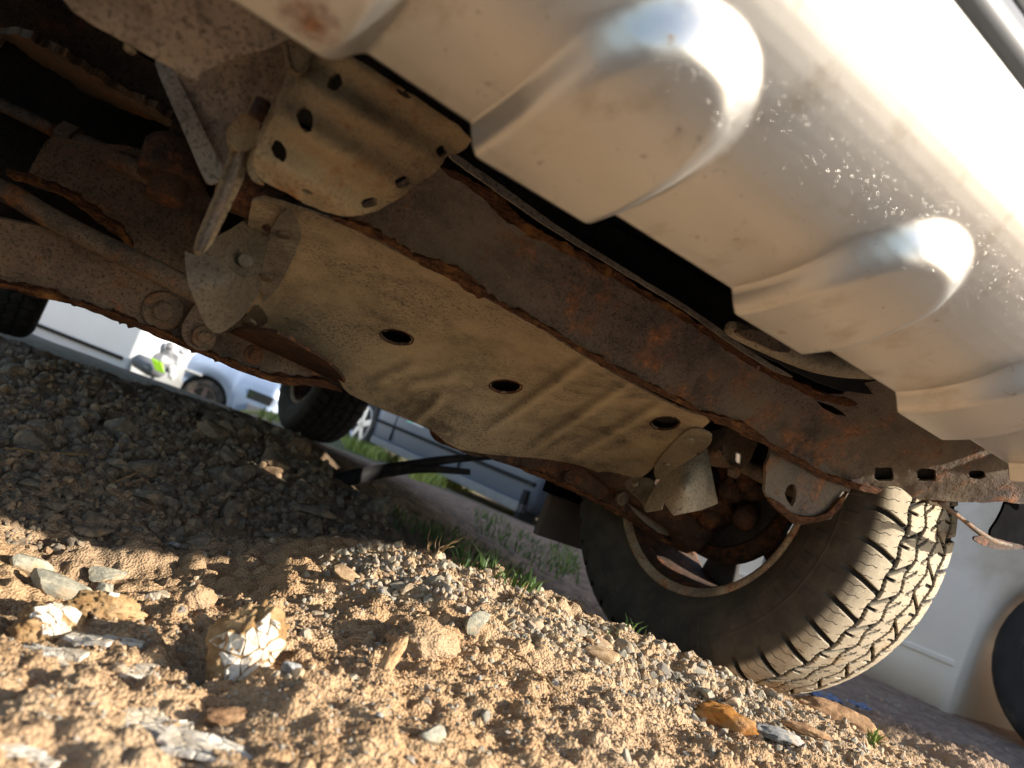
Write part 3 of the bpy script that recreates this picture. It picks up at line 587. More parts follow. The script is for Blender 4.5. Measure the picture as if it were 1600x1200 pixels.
rust_strip('panel_flange', [(0, 52), (40, 70), (84, 96), (130, 126), (180, 156), (240, 178), (280, 200)], [10, 26, 30, 20, 8], surf_y([(0, 52, .0), (260, 190, -.05), (130, 120, -.03)]), car, 4, 7, .008, mat='rod')
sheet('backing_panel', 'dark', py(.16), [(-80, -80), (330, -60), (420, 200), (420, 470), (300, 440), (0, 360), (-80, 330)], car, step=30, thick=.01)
sheet('upper_shelf', 'brown', surf_y([(0, 20, -.02), (290, 200, -.08), (280, 110, -.06), (60, -20, -.02)]), [(-40, -20), (110, -20), (180, 60), (270, 118), (286, 178), (258, 176), (180, 138), (80, 72), (-40, 20)], car, step=9, thick=.004, jag=1.5)
tube('cross_pipe', 'deeprust', dl(.74, (350, 296), (380, 304), (410, 318), (440, 340)), .021, car, 18)

# ---- skid plate
SP = surf_y([(400, 312, -.285), (530, 350, -.29), (760, 470, -.29), (960, 585, -.29), (1112, 655, -.29), (395, 515, .0), (540, 612, .05), (640, 655, .05), (700, 700, .05), (850, 716, .05), (1000, 750, .0), (470, 430, -.15), (620, 528, -.10), (800, 600, -.10), (985, 665, -.12)])
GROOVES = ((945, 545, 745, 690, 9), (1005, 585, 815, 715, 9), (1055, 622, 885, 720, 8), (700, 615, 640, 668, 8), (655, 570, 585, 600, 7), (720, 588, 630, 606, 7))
def groove_dirt_shade(u, v):  # painted shade and dirt line, with a highlight line, along each groove
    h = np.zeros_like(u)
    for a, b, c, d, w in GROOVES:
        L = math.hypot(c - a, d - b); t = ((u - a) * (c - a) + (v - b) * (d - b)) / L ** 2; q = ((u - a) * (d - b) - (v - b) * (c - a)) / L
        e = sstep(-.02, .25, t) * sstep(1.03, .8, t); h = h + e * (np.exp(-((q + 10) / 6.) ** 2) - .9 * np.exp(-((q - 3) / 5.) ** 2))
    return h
def plate_relief(u, v):
    """pressed grooves that run fore and aft, a dished rim at the rear edge"""
    h = .0012 * fbm(np.stack([u / 90., v / 90., u * 0 + 8], 1), 3)
    for (a, b, c, d, w, amp) in ((945, 545, 745, 690, 9, .010), (1005, 585, 815, 715, 9, .010), (1055, 622, 885, 720, 8, .009), (700, 615, 640, 668, 9, .0055), (655, 570, 585, 600, 8, .005), (720, 588, 630, 606, 8, .005)):
        L = math.hypot(c - a, d - b); t = ((u - a) * (c - a) + (v - b) * (d - b)) / L ** 2; s = ((u - a) * (d - b) - (v - b) * (c - a)) / L
        h += amp * np.exp(-(s / w) ** 2) * sstep(-.02, .22, t) * sstep(1.03, .85, t) - amp * .5 * np.exp(-((s + 14) / w) ** 2) * sstep(-.02, .22, t) * sstep(1.03, .85, t)
    for x, y in ((620, 527), (790, 604), (1039, 661)): h -= .004 * np.exp(-(((u - x) / 42.) ** 2 + ((v - y) / 22.) ** 2))
    h += .010 * np.exp(-(((u - 490) / 90.) ** 2 + ((v - 520) / 45.) ** 2))
    fold = ((u - 1115) * (710 - 655) - (v - 655) * (975 - 1115)) / math.hypot(140, 55)     # >0 on the flange beyond the fold line
    flange = np.clip(fold, 0, 200) * sstep(890, 960, u); h -= .0007 * flange
    h -= .00022 * np.clip(v - (640 + .18 * (u - 640) - 20), 0, 60) * 0
    return h
OUT = [(396, 306), (455, 322), (530, 348), (600, 383), (650, 410), (700, 433), (760, 468), (830, 503), (900, 550), (960, 584), (1020, 618), (1075, 645), (1116, 654), (1090, 674), (1040, 712), (1005, 746), (976, 760), (940, 740), (900, 725), (850, 717), (800, 713), (760, 710), (706, 700), (674, 672), (640, 657), (600, 641), (560, 623), (541, 613), (528, 592), (506, 570), (470, 547), (430, 524), (394, 518), (380, 470), (382, 400), (388, 340)]
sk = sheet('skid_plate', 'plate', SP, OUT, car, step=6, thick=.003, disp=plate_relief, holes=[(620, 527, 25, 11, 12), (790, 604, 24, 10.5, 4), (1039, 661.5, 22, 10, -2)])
def to_px(V): Q = V - CAM; z = Q @ CZ; return 800 + FPX * (Q @ CX) / z, 600 - FPX * (Q @ CY) / z
_v = np.empty(len(sk.data.vertices) * 3, np.float32); sk.data.vertices.foreach_get('co', _v); _u, _w = to_px(_v.reshape(-1, 3) + np.array(ORIGIN[sk.name])); sk.data.attributes.new('dirt', 'FLOAT', 'POINT').data.foreach_set('value', groove_dirt_shade(_u, _w).astype(np.float32))  # attribute carries the painted groove shade, highlight and dirt
for (u, v, a, b, r) in ((620, 527, 25, 11, 12), (790, 604, 24, 10.5, 4), (1039, 661.5, 22, 10, -2)):
    ring = oval((u, v, a, b, r), 30, .02); Pr = SP(ring[:, 0], ring[:, 1]); R = Pr - CAM; R /= np.linalg.norm(R, axis=1)[:, None]; dsp = plate_relief(ring[:, 0], ring[:, 1])[:, None]
    Pin = Pr - R * (dsp + .001); c = Pin.mean(0); up = np.array([0, .35, .94]); n = len(ring)
    V = np.vstack([c + (Pin - c) * 1.10, c + (Pin - c) * 1.02 - up * .0012, c + (Pin - c) * .99 + up * .0022, c + (Pin - c) * .99 + up * .0030]); mk('hole_rim', V, [[k * n + i, k * n + (i + 1) % n, (k + 1) * n + (i + 1) % n, (k + 1) * n + i] for k in range(3) for i in range(n)], 'deeprust', sk)
mk('plate_cavity', *box_geo((-.33, -.25, .475), (.42, .05, .49)), 'dark', car)
sheet('engine_tray', 'dark', SP, [(440, 345), (700, 455), (1000, 620), (1110, 655), (1000, 740), (900, 700), (720, 680), (560, 590), (440, 500)], car, step=30, thick=.004, disp=lambda u, v: -.05 + 0 * u)  # dark sheet added behind the plate holes to stand in for shade
sheet('plate_lip', 'deeprust', py(.075), [(640, 640), (700, 650), (790, 690), (800, 716), (764, 714), (736, 712), (708, 700), (690, 694), (676, 684), (668, 664)], car, step=6, thick=.004, jag=2)
# beam behind the plate, right part
PR = surf_y([(800, 715, .06), (1060, 850, .06), (930, 740, .06), (1000, 770, .05), (900, 760, .06)])
sheet('suspension_beam', 'deeprust', PR, [(700, 660), (860, 690), (980, 740), (1030, 790), (1066, 838), (1070, 858), (1052, 856), (1006, 824), (940, 786), (900, 766), (850, 746), (806, 730), (760, 716)], car, step=7, thick=.006, disp=lambda u, v: .004 * fbm(np.stack([u / 25., v / 25., u * 0 + 7], 1), 4))
rust_strip('beam_flange', [(806, 728), (850, 745), (905, 768), (940, 786), (1000, 820), (1056, 854), (1085, 868)], [7, 8, 8, 6], PR, car, 1.5, 12, .012, proud=.012)
sheet('beam_end', 'plate_grey', py(.05), [(975, 778), (1010, 796), (1045, 800), (1060, 830), (1040, 840), (1000, 812)], car, step=6, thick=.004)
bolt(972, 779, py(.03), .008, mat='rod', hx=True); bolt(890, 745, py(.045), .007); tube('rust_lump', 'deeprust', PR(np.array([1050, 1085, 1120]), np.array([835, 842, 852])), [.02, .024, .012], car, 14)

# ---- crossmember and its flaking edges
SC = surf_y([(530, 345, -.30), (690, 262, -.33), (860, 375, -.335), (800, 488, -.30), (1100, 648, -.30), (1150, 548, -.335), (1300, 640, -.345), (1290, 745, -.31), (1420, 610, -.40), (1600, 780, -.44), (1440, 782, -.37), (1500, 700, -.42)])
XM = [(528, 336), (600, 300), (660, 266), (690, 258), (740, 288), (800, 333), (850, 371), (900, 395), (960, 430), (1020, 468), (1090, 508), (1150, 545), (1200, 575), (1250, 602), (1310, 622), (1340, 600), (1400, 590), (1470, 640), (1560, 690), (1640, 745), (1650, 800), (1596, 784), (1500, 784), (1445, 783), (1370, 768), (1290, 748), (1240, 714), (1190, 692), (1130, 662), (1080, 641), (1000, 597), (900, 542), (800, 490), (700, 432), (600, 380)]
def cross_relief(u, v): return .0012 * np.abs(fbm(np.stack([u / 8., v / 8., u * 0 + 2], 1), 3)) + .0026 * fbm(np.stack([u / 70., v / 70., u * 0 + 1], 1), 4) + .0012 * fbm(np.stack([u / 14., v / 14., u * 0 + 5], 1), 3) - .012 * sstep(735, 784, v - .0 * u) * sstep(1230, 1330, u)
xm = sheet('crossmember', 'cross', SC, XM, car, step=5, thick=.004, jag=2.2, disp=cross_relief, seed=11, holes=[(1381, 741, 15, 11, 0, 5), (1448, 742, 15, 9.5, 0, 5), (1527, 742, 13, 6.5, 0, 4), [(1275, 626), (1300, 634), (1318, 645), (1322, 650), (1306, 648), (1286, 638)]])
for i, (L, w, jg) in enumerate((([(690, 262), (740, 290), (780, 318), (806, 346), (830, 364), (870, 380)], [10, 12, 22, 14, 10], 4), ([(800, 338), (850, 372), (900, 394), (960, 430), (1020, 468), (1090, 508)], [8, 12, 14, 10, 12], 3.5), ([(1080, 504), (1150, 546), (1200, 578), (1250, 606), (1310, 628), (1340, 632)], [10, 16, 12, 14], 4.0))):
    rust_strip('rust_edge', L, w, SC, car, jg, 20 + i, .006)
for i, (L, w, jg) in enumerate((([(520, 340), (570, 358), (620, 385), (650, 402)], [7, 12, 10], 3), ([(640, 402), (680, 414), (716, 432), (744, 452), (768, 466)], [8, 18, 24, 10], 3.5), ([(760, 464), (830, 500), (900, 542), (960, 576), (1030, 612), (1100, 646)], [6, 7, 9, 7], 2.0), ([(1095, 645), (1140, 662), (1176, 676), (1196, 690), (1208, 700)], [8, 13, 16, 8], 3), ([(1190, 690), (1240, 716), (1290, 746), (1350, 764), (1440, 780), (1500, 780)], [7, 8, 11, 12], 2.5))):
    rust_strip('rust_edge', L, w, surf_y([(520, 340, -.312), (760, 464, -.312), (1100, 646, -.312), (1300, 748, -.325), (1500, 782, -.375), (800, 400, -.33), (1440, 700, -.37)]), car, jg, 40 + i, .007)
sheet('seam_strip', 'plate_grey', surf_y([(700, 238, -.35), (1200, 565, -.35), (900, 370, -.35), (800, 330, -.35)]), strip_outline([(698, 236), (740, 266), (800, 308), (850, 345), (930, 395), (1000, 438), (1080, 486), (1150, 538), (1200, 570), (1240, 590)], [10, 12, 8, 7, 9, 6], .8, 3), car, step=4, rnd=0, thick=.003)
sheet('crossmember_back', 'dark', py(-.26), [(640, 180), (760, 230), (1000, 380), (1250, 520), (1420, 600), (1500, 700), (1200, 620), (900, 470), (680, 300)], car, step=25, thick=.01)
sheet('crossmember_back', 'dark', SC, [(1330, 690), (1560, 700), (1600, 772), (1500, 772), (1345, 758)], car, step=14, thick=.003, disp=lambda u, v: -.022 + 0 * u)  # dark sheet added behind the end holes to stand in for shade
0 and sheet('gap_panel', 'dark', py(-.46), [(940, 340), (1010, 376), (1000, 430), (940, 420), (900, 380)], car, step=12, thick=.004)
# dusty bent pipe above the crossmember end
tube('hose', 'tabtan', py(-.40)(np.array([1140, 1180, 1230, 1270, 1310, 1360]), np.array([512, 528, 546, 560, 566, 570])), [.008, .012, .016, .018, .020, .020], car, 16)
sheet('hose_bracket', 'brown', py(-.42), [(1146, 516), (1180, 514), (1216, 528), (1240, 552), (1210, 548), (1176, 534)], car, step=5, thick=.006, jag=2)
sheet('shroud_edge', 'blackplastic', py(-.375), strip_outline([(1170, 542), (1210, 556), (1260, 580), (1300, 596), (1340, 604), (1390, 606)], [8, 16, 20, 22], 1.5, 8), car, step=5, rnd=0, thick=.004)

# ---- tow tabs, each a bent grey sheet with rivets
def curl(du, dv, c, amp): return lambda u, v: amp * np.exp(-(((u - c[0]) * du + (v - c[1]) * dv) ** 2))
def on_plate(off):
    def s(u, v):
        V = SP(u, v); Rr = V - CAM; Rr /= np.linalg.norm(Rr, axis=-1)[..., None]; return V - Rr * (plate_relief(np.atleast_1d(u), np.atleast_1d(v)).reshape(np.shape(u))[..., None] + off)
    return s
TL = lambda y: surf_y([(287, 391, y - .02), (411, 444, y + .015), (339, 522, y), (440, 320, y + .03), (360, 440, y - .03)])
t1 = sheet('tow_tab', 'plate_grey', on_plate(.006), [(412, 460), (404, 420), (417, 369), (440, 330), (452, 328), (470, 356), (469, 380), (436, 450), (408, 476)], car, step=6, thick=.003)
sheet('tow_tab', 'tabgrey', TL(-.235), [(287, 390), (296, 396), (311, 400), (320, 393), (340, 403), (361, 424), (382, 434), (406, 429), (411, 446), (395, 474), (378, 498), (358, 514), (339, 523), (320, 508), (306, 474), (292, 438)], car, step=5, thick=.002, rnd=1)
sheet('tow_tab', 'tabgrey', surf_y([(320, 391, -.27), (406, 324, -.20), (454, 328, -.19), (409, 427, -.235), (361, 424, -.245)]), [(318, 392), (330, 374), (371, 352), (406, 324), (423, 316), (443, 318), (456, 328), (423, 369), (414, 400), (409, 428), (382, 433), (361, 424), (339, 403)], car, step=5, thick=.002)
sheet('tow_tab', 'tabgrey', on_plate(.005), [(362, 512), (388, 492), (399, 474), (419, 494), (418, 507), (390, 516)], car, step=5, thick=.003)
for u, v, y, r in ((444, 365, on_plate(.0065), .0075), (383, 407, py(-.243), .0072), (416, 432, on_plate(.0065), .008), (392, 503, on_plate(.0055), .0075)): bolt(u, v, y, r, t1, 'tabgrey', False, 0, hgt=.35)
TR = surf_y([(1105, 702, -.20), (1122, 786, -.21), (1052, 806, -.24), (1007, 795, -.17), (1030, 751, -.17), (1070, 760, -.255)])
t2 = sheet('tow_tab', 'tabtan', on_plate(.016), [(1020, 734), (1030, 716), (1064, 680), (1077, 671), (1092, 671), (1112, 678), (1113, 690), (1102, 703), (1070, 724), (1040, 744), (1026, 752)], car, step=5, thick=.003)
sheet('tow_tab', 'tabtan', TR, [(1105, 700), (1122, 787), (1096, 797), (1052, 806), (1039, 787), (1037, 782), (1033, 796), (1008, 800), (1006, 795), (1014, 776), (1030, 750), (1055, 732), (1092, 711)], car, step=5, thick=.002, rnd=0)
sheet('tow_tab', 'tabtan', surf_y([(975, 759, -.03), (1025, 759, -.08), (1009, 797, -.15), (1000, 745, -.05)]), [(974, 758), (982, 747), (1000, 745), (1018, 747), (1026, 759), (1014, 777), (1009, 798), (1002, 782), (990, 772)], car, step=4, thick=.003)
for u, v, y, r in ((1077, 685, on_plate(.0165), .008), (1042, 726, on_plate(.0165), .007), (993, 756, surf_y([(975, 759, -.035), (1025, 759, -.085), (1009, 797, -.155), (1000, 745, -.055)]), .007)): bolt(u, v, y, r, t2, 'tabtan', False, 0, hgt=.4)

# ---- eyelet bracket and the mount beside it
sheet('eyelet_bracket', 'cross', surf_y([(1215, 700, -.30), (1330, 762, -.32), (1247, 820, -.31), (1200, 770, -.30), (1260, 760, -.315)]), [(1210, 690), (1240, 690), (1290, 722), (1332, 760), (1326, 772), (1298, 812), (1290, 813), (1247, 820), (1236, 812), (1200, 780), (1195, 768), (1197, 728)], car, step=5, rnd=0, jag=1.6, thick=.006, seed=3, holes=[[(1242, 757), (1245, 768), (1243, 782), (1238, 792), (1231, 784), (1226, 772), (1229, 762), (1235, 757)]])
rust_strip('rust_edge', [(1200, 776), (1222, 796), (1247, 816), (1290, 810), (1302, 800), (1326, 768)], [9, 12, 9, 6], surf_y([(1200, 770, -.305), (1330, 762, -.326), (1247, 820, -.316), (1280, 780, -.32)]), car, 2.2, 51, .005)
cb = sheet('arm_mount', 'brown', surf_y([(1130, 670, -.20), (1190, 690, -.20), (1165, 730, -.21), (1140, 700, -.21)]), [(1140, 660), (1188, 684), (1172, 722), (1158, 736), (1128, 716), (1130, 690)], car, step=6, thick=.05, jag=1)
tube('control_arm', 'brown', py(-.16)(np.array([1112, 1150, 1200, 1260]), np.array([702, 722, 746, 770])), [.012, .012, .016, .02], car, 12)
bolt(1146, 737, py(-.22), .010, mat='rod', hx=True, washer=0); bolt(1120, 709, py(-.21), .007, mat='rod', washer=0)

# ---- front wheel
WX = .685
TPROF = [(-.100, .214), (-.112, .226), (-.124, .245), (-.133, .272), (-.1365, .298), (-.134, .320), (-.127, .339), (-.117, .352), (-.104, .3605), (-.080, .3665), (-.04, .3695), (0, .3705)]
TPROF = TPROF + [(-x, r) for x, r in TPROF[-2::-1]]
def tri(a): return 2 * np.abs(2 * (a - np.floor(a + .5))) - 1
def make_tyre(nc=1560, nwid=216):
    p = chaikin(TPROF, 2, False); x = p[:, 0]
    fine = resamp(p, n=nwid); X, Rr = fine[:, 0], fine[:, 1]; nw = len(X); th = np.linspace(0, 2 * np.pi, nc, endpoint=False); A, W = np.meshgrid(th, X / .112, indexing='ij'); N = 42
    a = A * N / (2 * np.pi); aw = np.abs(W); sg = np.sign(W); a = a + .27 * (sg > 0)
    band = lambda d, w, s=.20: 1 - sstep(w * (1 - s), w * (1 + s), np.abs(d))
    fr = lambda q: q - np.floor(q + .5)
    g = band(aw - (.565 + .040 * tri(a)), .035)                                           # zigzag groove inside the shoulder
    g = np.maximum(g, band(aw - (.20 + .055 * tri(a + .3)), .025))
    sh = band(fr(a + .55 * np.clip(aw - .52, -.1, 1) - .05),   .070 + .040 * np.clip(aw - .7, 0, 1)) * sstep(.50, .58, aw) * sstep(1.215, 1.12, aw); g = np.maximum(g, sh)
    mid = band(fr(a - 1.25 * aw + .35), .060) * sstep(.17, .22, aw) * sstep(.62, .56, aw); g = np.maximum(g, mid)
    cen = band(fr(a * 1 + 1.6 * W), .045) * sstep(.27, .20, aw); g = np.maximum(g, cen)
    notch = band(fr(a + .5), .045) * sstep(.36, .43, aw) * sstep(.60, .54, aw); g = np.maximum(g, notch)
    rm = sstep(.322, .345, Rr)[None] * np.ones_like(aw); g = g * rm; tread = sstep(1.235, 1.12, aw) * rm; dep = .0060 * g * tread
    side = 1 - sstep(1.10, 1.02, aw) * rm
    rel = .0016 * band(aw - 1.19, .02) * sstep(0.1, .3, np.sin(A * N)) * 1.0                # scuff ribs on the upper sidewall
    rr = Rr[None] - dep; xx = np.broadcast_to(X[None], rr.shape) + np.where(aw > 1.05, -np.sign(X)[None] * dep * .7 + np.sign(X)[None] * rel, 0)
    for c0, rad, hgt in ((.262, .0035, .0012), (.300, .0015, .0012)): xx = xx + np.sign(X)[None] * hgt * np.exp(-((Rr[None] - c0) / rad) ** 2) * (np.abs(X)[None] > .11)
    # ring of raised oval marks on the sidewall
    m = sstep(.9, 1.2, 1.35 - np.hypot(fr(A * 26 / (2 * np.pi)) / .26, (Rr[None] - .318) / .009)) * ((A > 5.0) | (A < .9)); xx = xx + np.sign(X)[None] * .0014 * m * (np.abs(X)[None] > .11)
    V = np.stack([xx, rr * np.cos(A), rr * np.sin(A)], 2).reshape(-1, 3); I = np.arange(nc * nw).reshape(nc, nw); J = np.roll(I, -1, 0)
    F = np.stack([I[:, :-1].ravel(), I[:, 1:].ravel(), J[:, 1:].ravel(), J[:, :-1].ravel()], 1); me = mesh('tyre', V, F, 'tread')
    at_ = me.color_attributes.new('tread', 'FLOAT_COLOR', 'POINT'); c = np.stack([1 - sstep(.02, .35, g * tread), side, 0 * g, 1 + 0 * g], 2).reshape(-1, 4); at_.data.foreach_set('color', c.astype(np.float32).ravel())
    uv = me.uv_layers.new(name='UVMap'); li = np.empty(len(me.loops), np.int32); me.loops.foreach_get('vertex_index', li); uvv = np.stack([a.ravel(), W.ravel()], 1)[li]; uv.data.foreach_set('uv', uvv.astype(np.float32).ravel())
    try: me.set_sharp_from_angle(angle=math.radians(38))
    except Exception: pass
    return me
def rim_geo():
    b = MB(); b.add(*[lathe_geo((0, 0, 0), (1, 0, 0), [(-.105, .210), (-.112, .216), (-.113, .223), (-.106, .225), (-.100, .216), (-.085, .206), (-.05, .200), (.06, .196), (.095, .214), (.110, .224), (.110, .218), (.098, .208), (.06, .190), (-.05, .194), (-.085, .200), (-.1, .208), (-.105, .210)], 72)][0]); b.F = b.F[:-2]; return b
def lip_geo():
    b = MB(); V, F = lathe_geo((0, 0, 0), (1, 0, 0), [(-.1045, .2075), (-.1125, .2155), (-.1140, .2235), (-.1065, .2262), (-.100, .216)], 72); b.add(V, F[:-2]); return b
def disc_geo(ns=6, x0=.045, x1=.062, r1=.195):
    b = MB(); b.add(*lathe_geo((0, 0, 0), (1, 0, 0), [(x0 - .01, .0), (x0 - .01, .075), (x1, .080), (x1 + .004, .0)], 40))
    for k in range(ns):
        t = 2 * np.pi * (k + .35) / ns; ca, sa = math.cos(t), math.sin(t); V = []
        for r, w in ((.07, .036), (.12, .030), (r1, .046)):
            for xx in (x0, x1):
                for s in (-1, 1): V.append((xx + (.02 if r > .15 else 0), r * ca - s * w * sa, r * sa + s * w * ca))
        F = []
        for q in range(2):
            o = q * 4; F += [[o, o + 1, o + 5, o + 4], [o + 2, o + 6, o + 7, o + 3], [o, o + 4, o + 6, o + 2], [o + 1, o + 3, o + 7, o + 5]]
        b.add(V, F)
    return b
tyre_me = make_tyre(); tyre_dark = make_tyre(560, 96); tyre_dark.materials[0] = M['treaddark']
def wheel(loc, rot=0.0, flip=False, me=None):
    w = rim_geo().obj('wheel', 'deeprust', car); w.location = Vector(loc) - ROOT; ORIGIN[w.name] = Vector(loc)
    if flip: w.rotation_euler.z = math.pi
    t = bpy.data.objects.new('tyre', me or tyre_me); COL.objects.link(t); t.parent = w; t.rotation_euler.x = rot
    lp = lip_geo().obj('rim_lip', 'rustrim', None); lp.parent = w; lp.location = (0, 0, 0)
    d = disc_geo().obj('wheel_disc', 'rubber', None); d.parent = w; d.location = (0, 0, 0); d.rotation_euler.x = rot
    return w
W1 = wheel((WX, 0, .370), .4); W1['label'] = 'near front wheel with sunlit dusty tread'
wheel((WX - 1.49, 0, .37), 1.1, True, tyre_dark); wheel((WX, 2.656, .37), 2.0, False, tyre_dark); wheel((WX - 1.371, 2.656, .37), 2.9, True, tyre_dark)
# brake and knuckle clutter inside the rim
mk('brake_disc', *lathe_geo((WX - .03, 0, .37), (1, 0, 0), [(-.012, .06), (-.012, .145), (.012, .145), (.012, .05)], 48), 'deeprust', car)
mk('dust_shield', *lathe_geo((WX - .055, .0, .39), (1, 0, 0), [(-.003, .02), (-.003, .13), (.001, .14), (.001, .02)], 40), 'dark', car)
kn = MB()
for (a, b, r) in (((.60, .0, .26), (.60, .0, .50), .026), ((.585, -.03, .30), (.60, .02, .36), .040), ((.56, .03, .28), (.62, .0, .25), .032), ((.57, -.09, .42), (.60, 0, .40), .022), ((.55, .05, .36), (.62, .02, .38), .04)):
    P_ = resamp(np.array([a, b]), n=7); rr = r * (1 + .18 * rng.normal(size=7)); kn.add(*tube_geo(P_, rr, 14))
kn.obj('steering_knuckle', 'deeprust', car)
ca_ = MB()
for q in range(7):
    c = np.array([.585, -.07, .36]) + rng.normal(size=3) * (.012, .035, .045); ca_.add(*lathe_geo(c, rng.normal(size=3), [(-.022, .008), (-.016, .020), (.012, .023), (.022, .009)], 12))
co_ = ca_.obj('brake_caliper', 'deeprust', car); co_['kind'] = 'stuff'
tube('lower_arm', 'deeprust', [(.32, .07, .33), (.45, .05, .30), (.60, .0, .265)], [.03, .03, .026], car, 14)
tube('drive_shaft', 'dark', [(.2, .02, .40), (.40, .01, .39), (.62, 0, .37)], [.022, .018, .03], car, 16)
tube('brake_hose', 'deeprust', [(.50, -.06, .52), (.53, -.10, .45), (.55, -.07, .38), (.585, -.05, .34)], .007, car, 10)
bevel(mk('mud_flap', *box_geo((.545, .405, .125), (.80, .425, .225)), 'dustrubber', car), .004); bevel(mk('arch_liner', *box_geo((.53, .40, .226), (.83, .43, .62)), 'blackclean', car), .004)  # black liner carried up higher to stop sun through the wheel well
mk('inner_wing', *box_geo((.46, .10, .44), (.52, .43, .72)), 'dark', car); bevel(mk('arch_liner', *box_geo((.52, -.445, .57), (.84, -.435, .92)), 'blackclean', car), .003)  # inner wing extension and front liner, added unseen to stop sun patches
bevel(mk('side_step', *box_geo((.80, .60, .27), (.90, 2.2, .31)), 'blackplastic', car), .01)  # running board added out of view to block sun patches under the body
# splash guard and its strut at the far end of the bumper
def arcpts(pts, y): p = chaikin(np.array(pts, float), 2, False); return py(y)(p[:, 0], p[:, 1])
sheet('splash_guard', 'blackclean', py(-.42), [(1580, 740), (1576, 772), (1564, 806), (1543, 836), (1560, 850), (1600, 859), (1690, 864), (1690, 690)], car, step=8, thick=.004)
tube('guard_strut', 'rod', py(-.425)(np.array([1468, 1500, 1530, 1552, 1578]), np.array([785, 808, 832, 846, 852])), [.0028, .003, .0042, .005, .004], car, 10, sm=1)
sheet('strut_foot', 'deeprust', py(-.428), [(1518, 840), (1540, 836), (1580, 848), (1600, 852), (1600, 858), (1560, 860), (1530, 850)], car, step=4, thick=.003)

# ================================================================== STONES AND SOIL
def rock_base(sub, seed, flat=1.0, cuts=11):
    r = np.random.default_rng(seed); bm = bmesh.new(); bmesh.ops.create_icosphere(bm, subdivisions=sub, radius=1); V = np.array([v.co[:] for v in bm.verts]); F = np.array([[v.index for v in f.verts] for f in bm.faces]); bm.free()
    for k in range(cuts):
        n = r.normal(size=3); n /= np.linalg.norm(n); d = r.uniform(.45, .85); V = V - np.maximum(0, V @ n - d)[:, None] * n
    if sub > 1: V = V * (1 + .05 * fbm(V * 2.3 + seed, 3))[:, None]
    V = V * np.array([1, r.uniform(.6, .95), r.uniform(.42, .8) * flat]); V /= np.abs(V).max(); return V, F
ROCKS = [mesh('stone', *rock_base(3, 100 + i, 1 if i % 3 else .6, 12), 'stone', smooth=True) for i in range(12)]
DROCKS = [m.copy() for m in ROCKS]
for m in ROCKS + DROCKS:
    try: m.set_sharp_from_angle(angle=math.radians(28))
    except Exception: pass
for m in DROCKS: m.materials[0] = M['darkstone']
def place_stone(me, u, v, wpx, name, label, cat='stone', group=None, sink=.3, rot=None, mat=None, sc=(1, 1, 1)):
    p, d = hit([u], [v]);
    if np.isnan(d[0]): return None
    r = wpx * .5 * d[0] / FPX; m = me
    if mat: m = me.copy(); m.materials[0] = M[mat + '_u']
    o = bpy.data.objects.new(name, m); zz = H(p[:1, 0], p[:1, 1])[0]
    link(o, None, (p[0, 0], p[0, 1], zz + r * sc[2] * (.55 - sink))); o.scale = (r * sc[0], r * sc[1], r * sc[2]); o.rotation_euler = rot or (random.uniform(-.5, .5), random.uniform(-.5, .5), random.uniform(0, 6.28)); return tag(o, label, cat, group)
hero = [  # u, v, width px, label, material, scale, rock index, rotation
    (38, 892, 84, 'pale grey-green block stone at the left edge where the shade begins', 'greystone', (1, .7, .8), 1, (.1, .2, .3)),
    (98, 924, 112, 'long flat grey-green stone lying on sand beside the shade', 'greystone', (1, .55, .62), 4, (.25, .15, -.35)),
    (172, 898, 62, 'grey-green wedge stone with a pointed right tip at the shade line', 'greystone', (1, .7, .7), 7, (.1, 0, .4)),
    (150, 944, 54, 'upright grey stone leaning against the long flat one', 'greystone', (.8, .8, 1.0), 2, (.3, .5, 1)),
    (164, 922, 40, 'narrow grey stone standing between two larger grey-green stones', 'greystone', (.7, .8, 1.0), 5, (.6, .1, 2)),
    (445, 1074, 48, 'angular blue-grey stone right of the white-crusted clod', 'bluestone', (1, .8, .85), 8, (.1, .3, .2)),
    (546, 906, 66, 'flat buff stone tile lying near the crest of the mound', 'honey', (1, .7, .45), 10, (.1, .25, .2)),
    (136, 850, 84, 'large dark grey boulder piece just inside the shade at left', 'darkstone', (1, .8, .7), 3, (0, 0, .5)),
    (272, 862, 36, 'pair of grey lumps, the paler one, at the shade line', 'bluestone', (1, .9, .9), 6, (0, .2, .4)),
    (492, 806, 84, 'broad brown-grey slab half buried in the shade below the hose', 'darkstone', (1, .7, .5), 9, (.1, 0, .2)),
    (420, 772, 46, 'reddish grey stone standing on the shaded gravel', 'darkstone', (1, .8, .9), 0, (.2, .1, .9)),
    (738, 984, 66, 'pointed tan-grey rock jutting from the mound crest', 'greystone', (.8, .7, 1.0), 11, (.3, .2, .2)),
    (940, 1040, 70, 'warm brown chunk of sandstone on the mound', 'honey', (1, .7, .7), 1, (.1, .1, 2.5)),
    (1098, 1082, 52, 'buff stone on the slope under the tyre', 'greystone', (1, .7, .7), 4, (.2, .3, 1.2)),
    (668, 1170, 70, 'large buff stone cut by the bottom edge of the photograph', 'greystone', (1, .7, .75), 2, (.2, .1, .4)),
    (580, 1152, 30, 'round olive pebble near the bottom of the mound', 'bluestone', (.8, .8, 1), 6, (0, .3, .2)),
]
for (u, v, w, lab, mt, sc, i, rot) in hero: place_stone(ROCKS[i], u, v, w, 'stone', lab, 'stone', None, .25, rot, mt, sc)

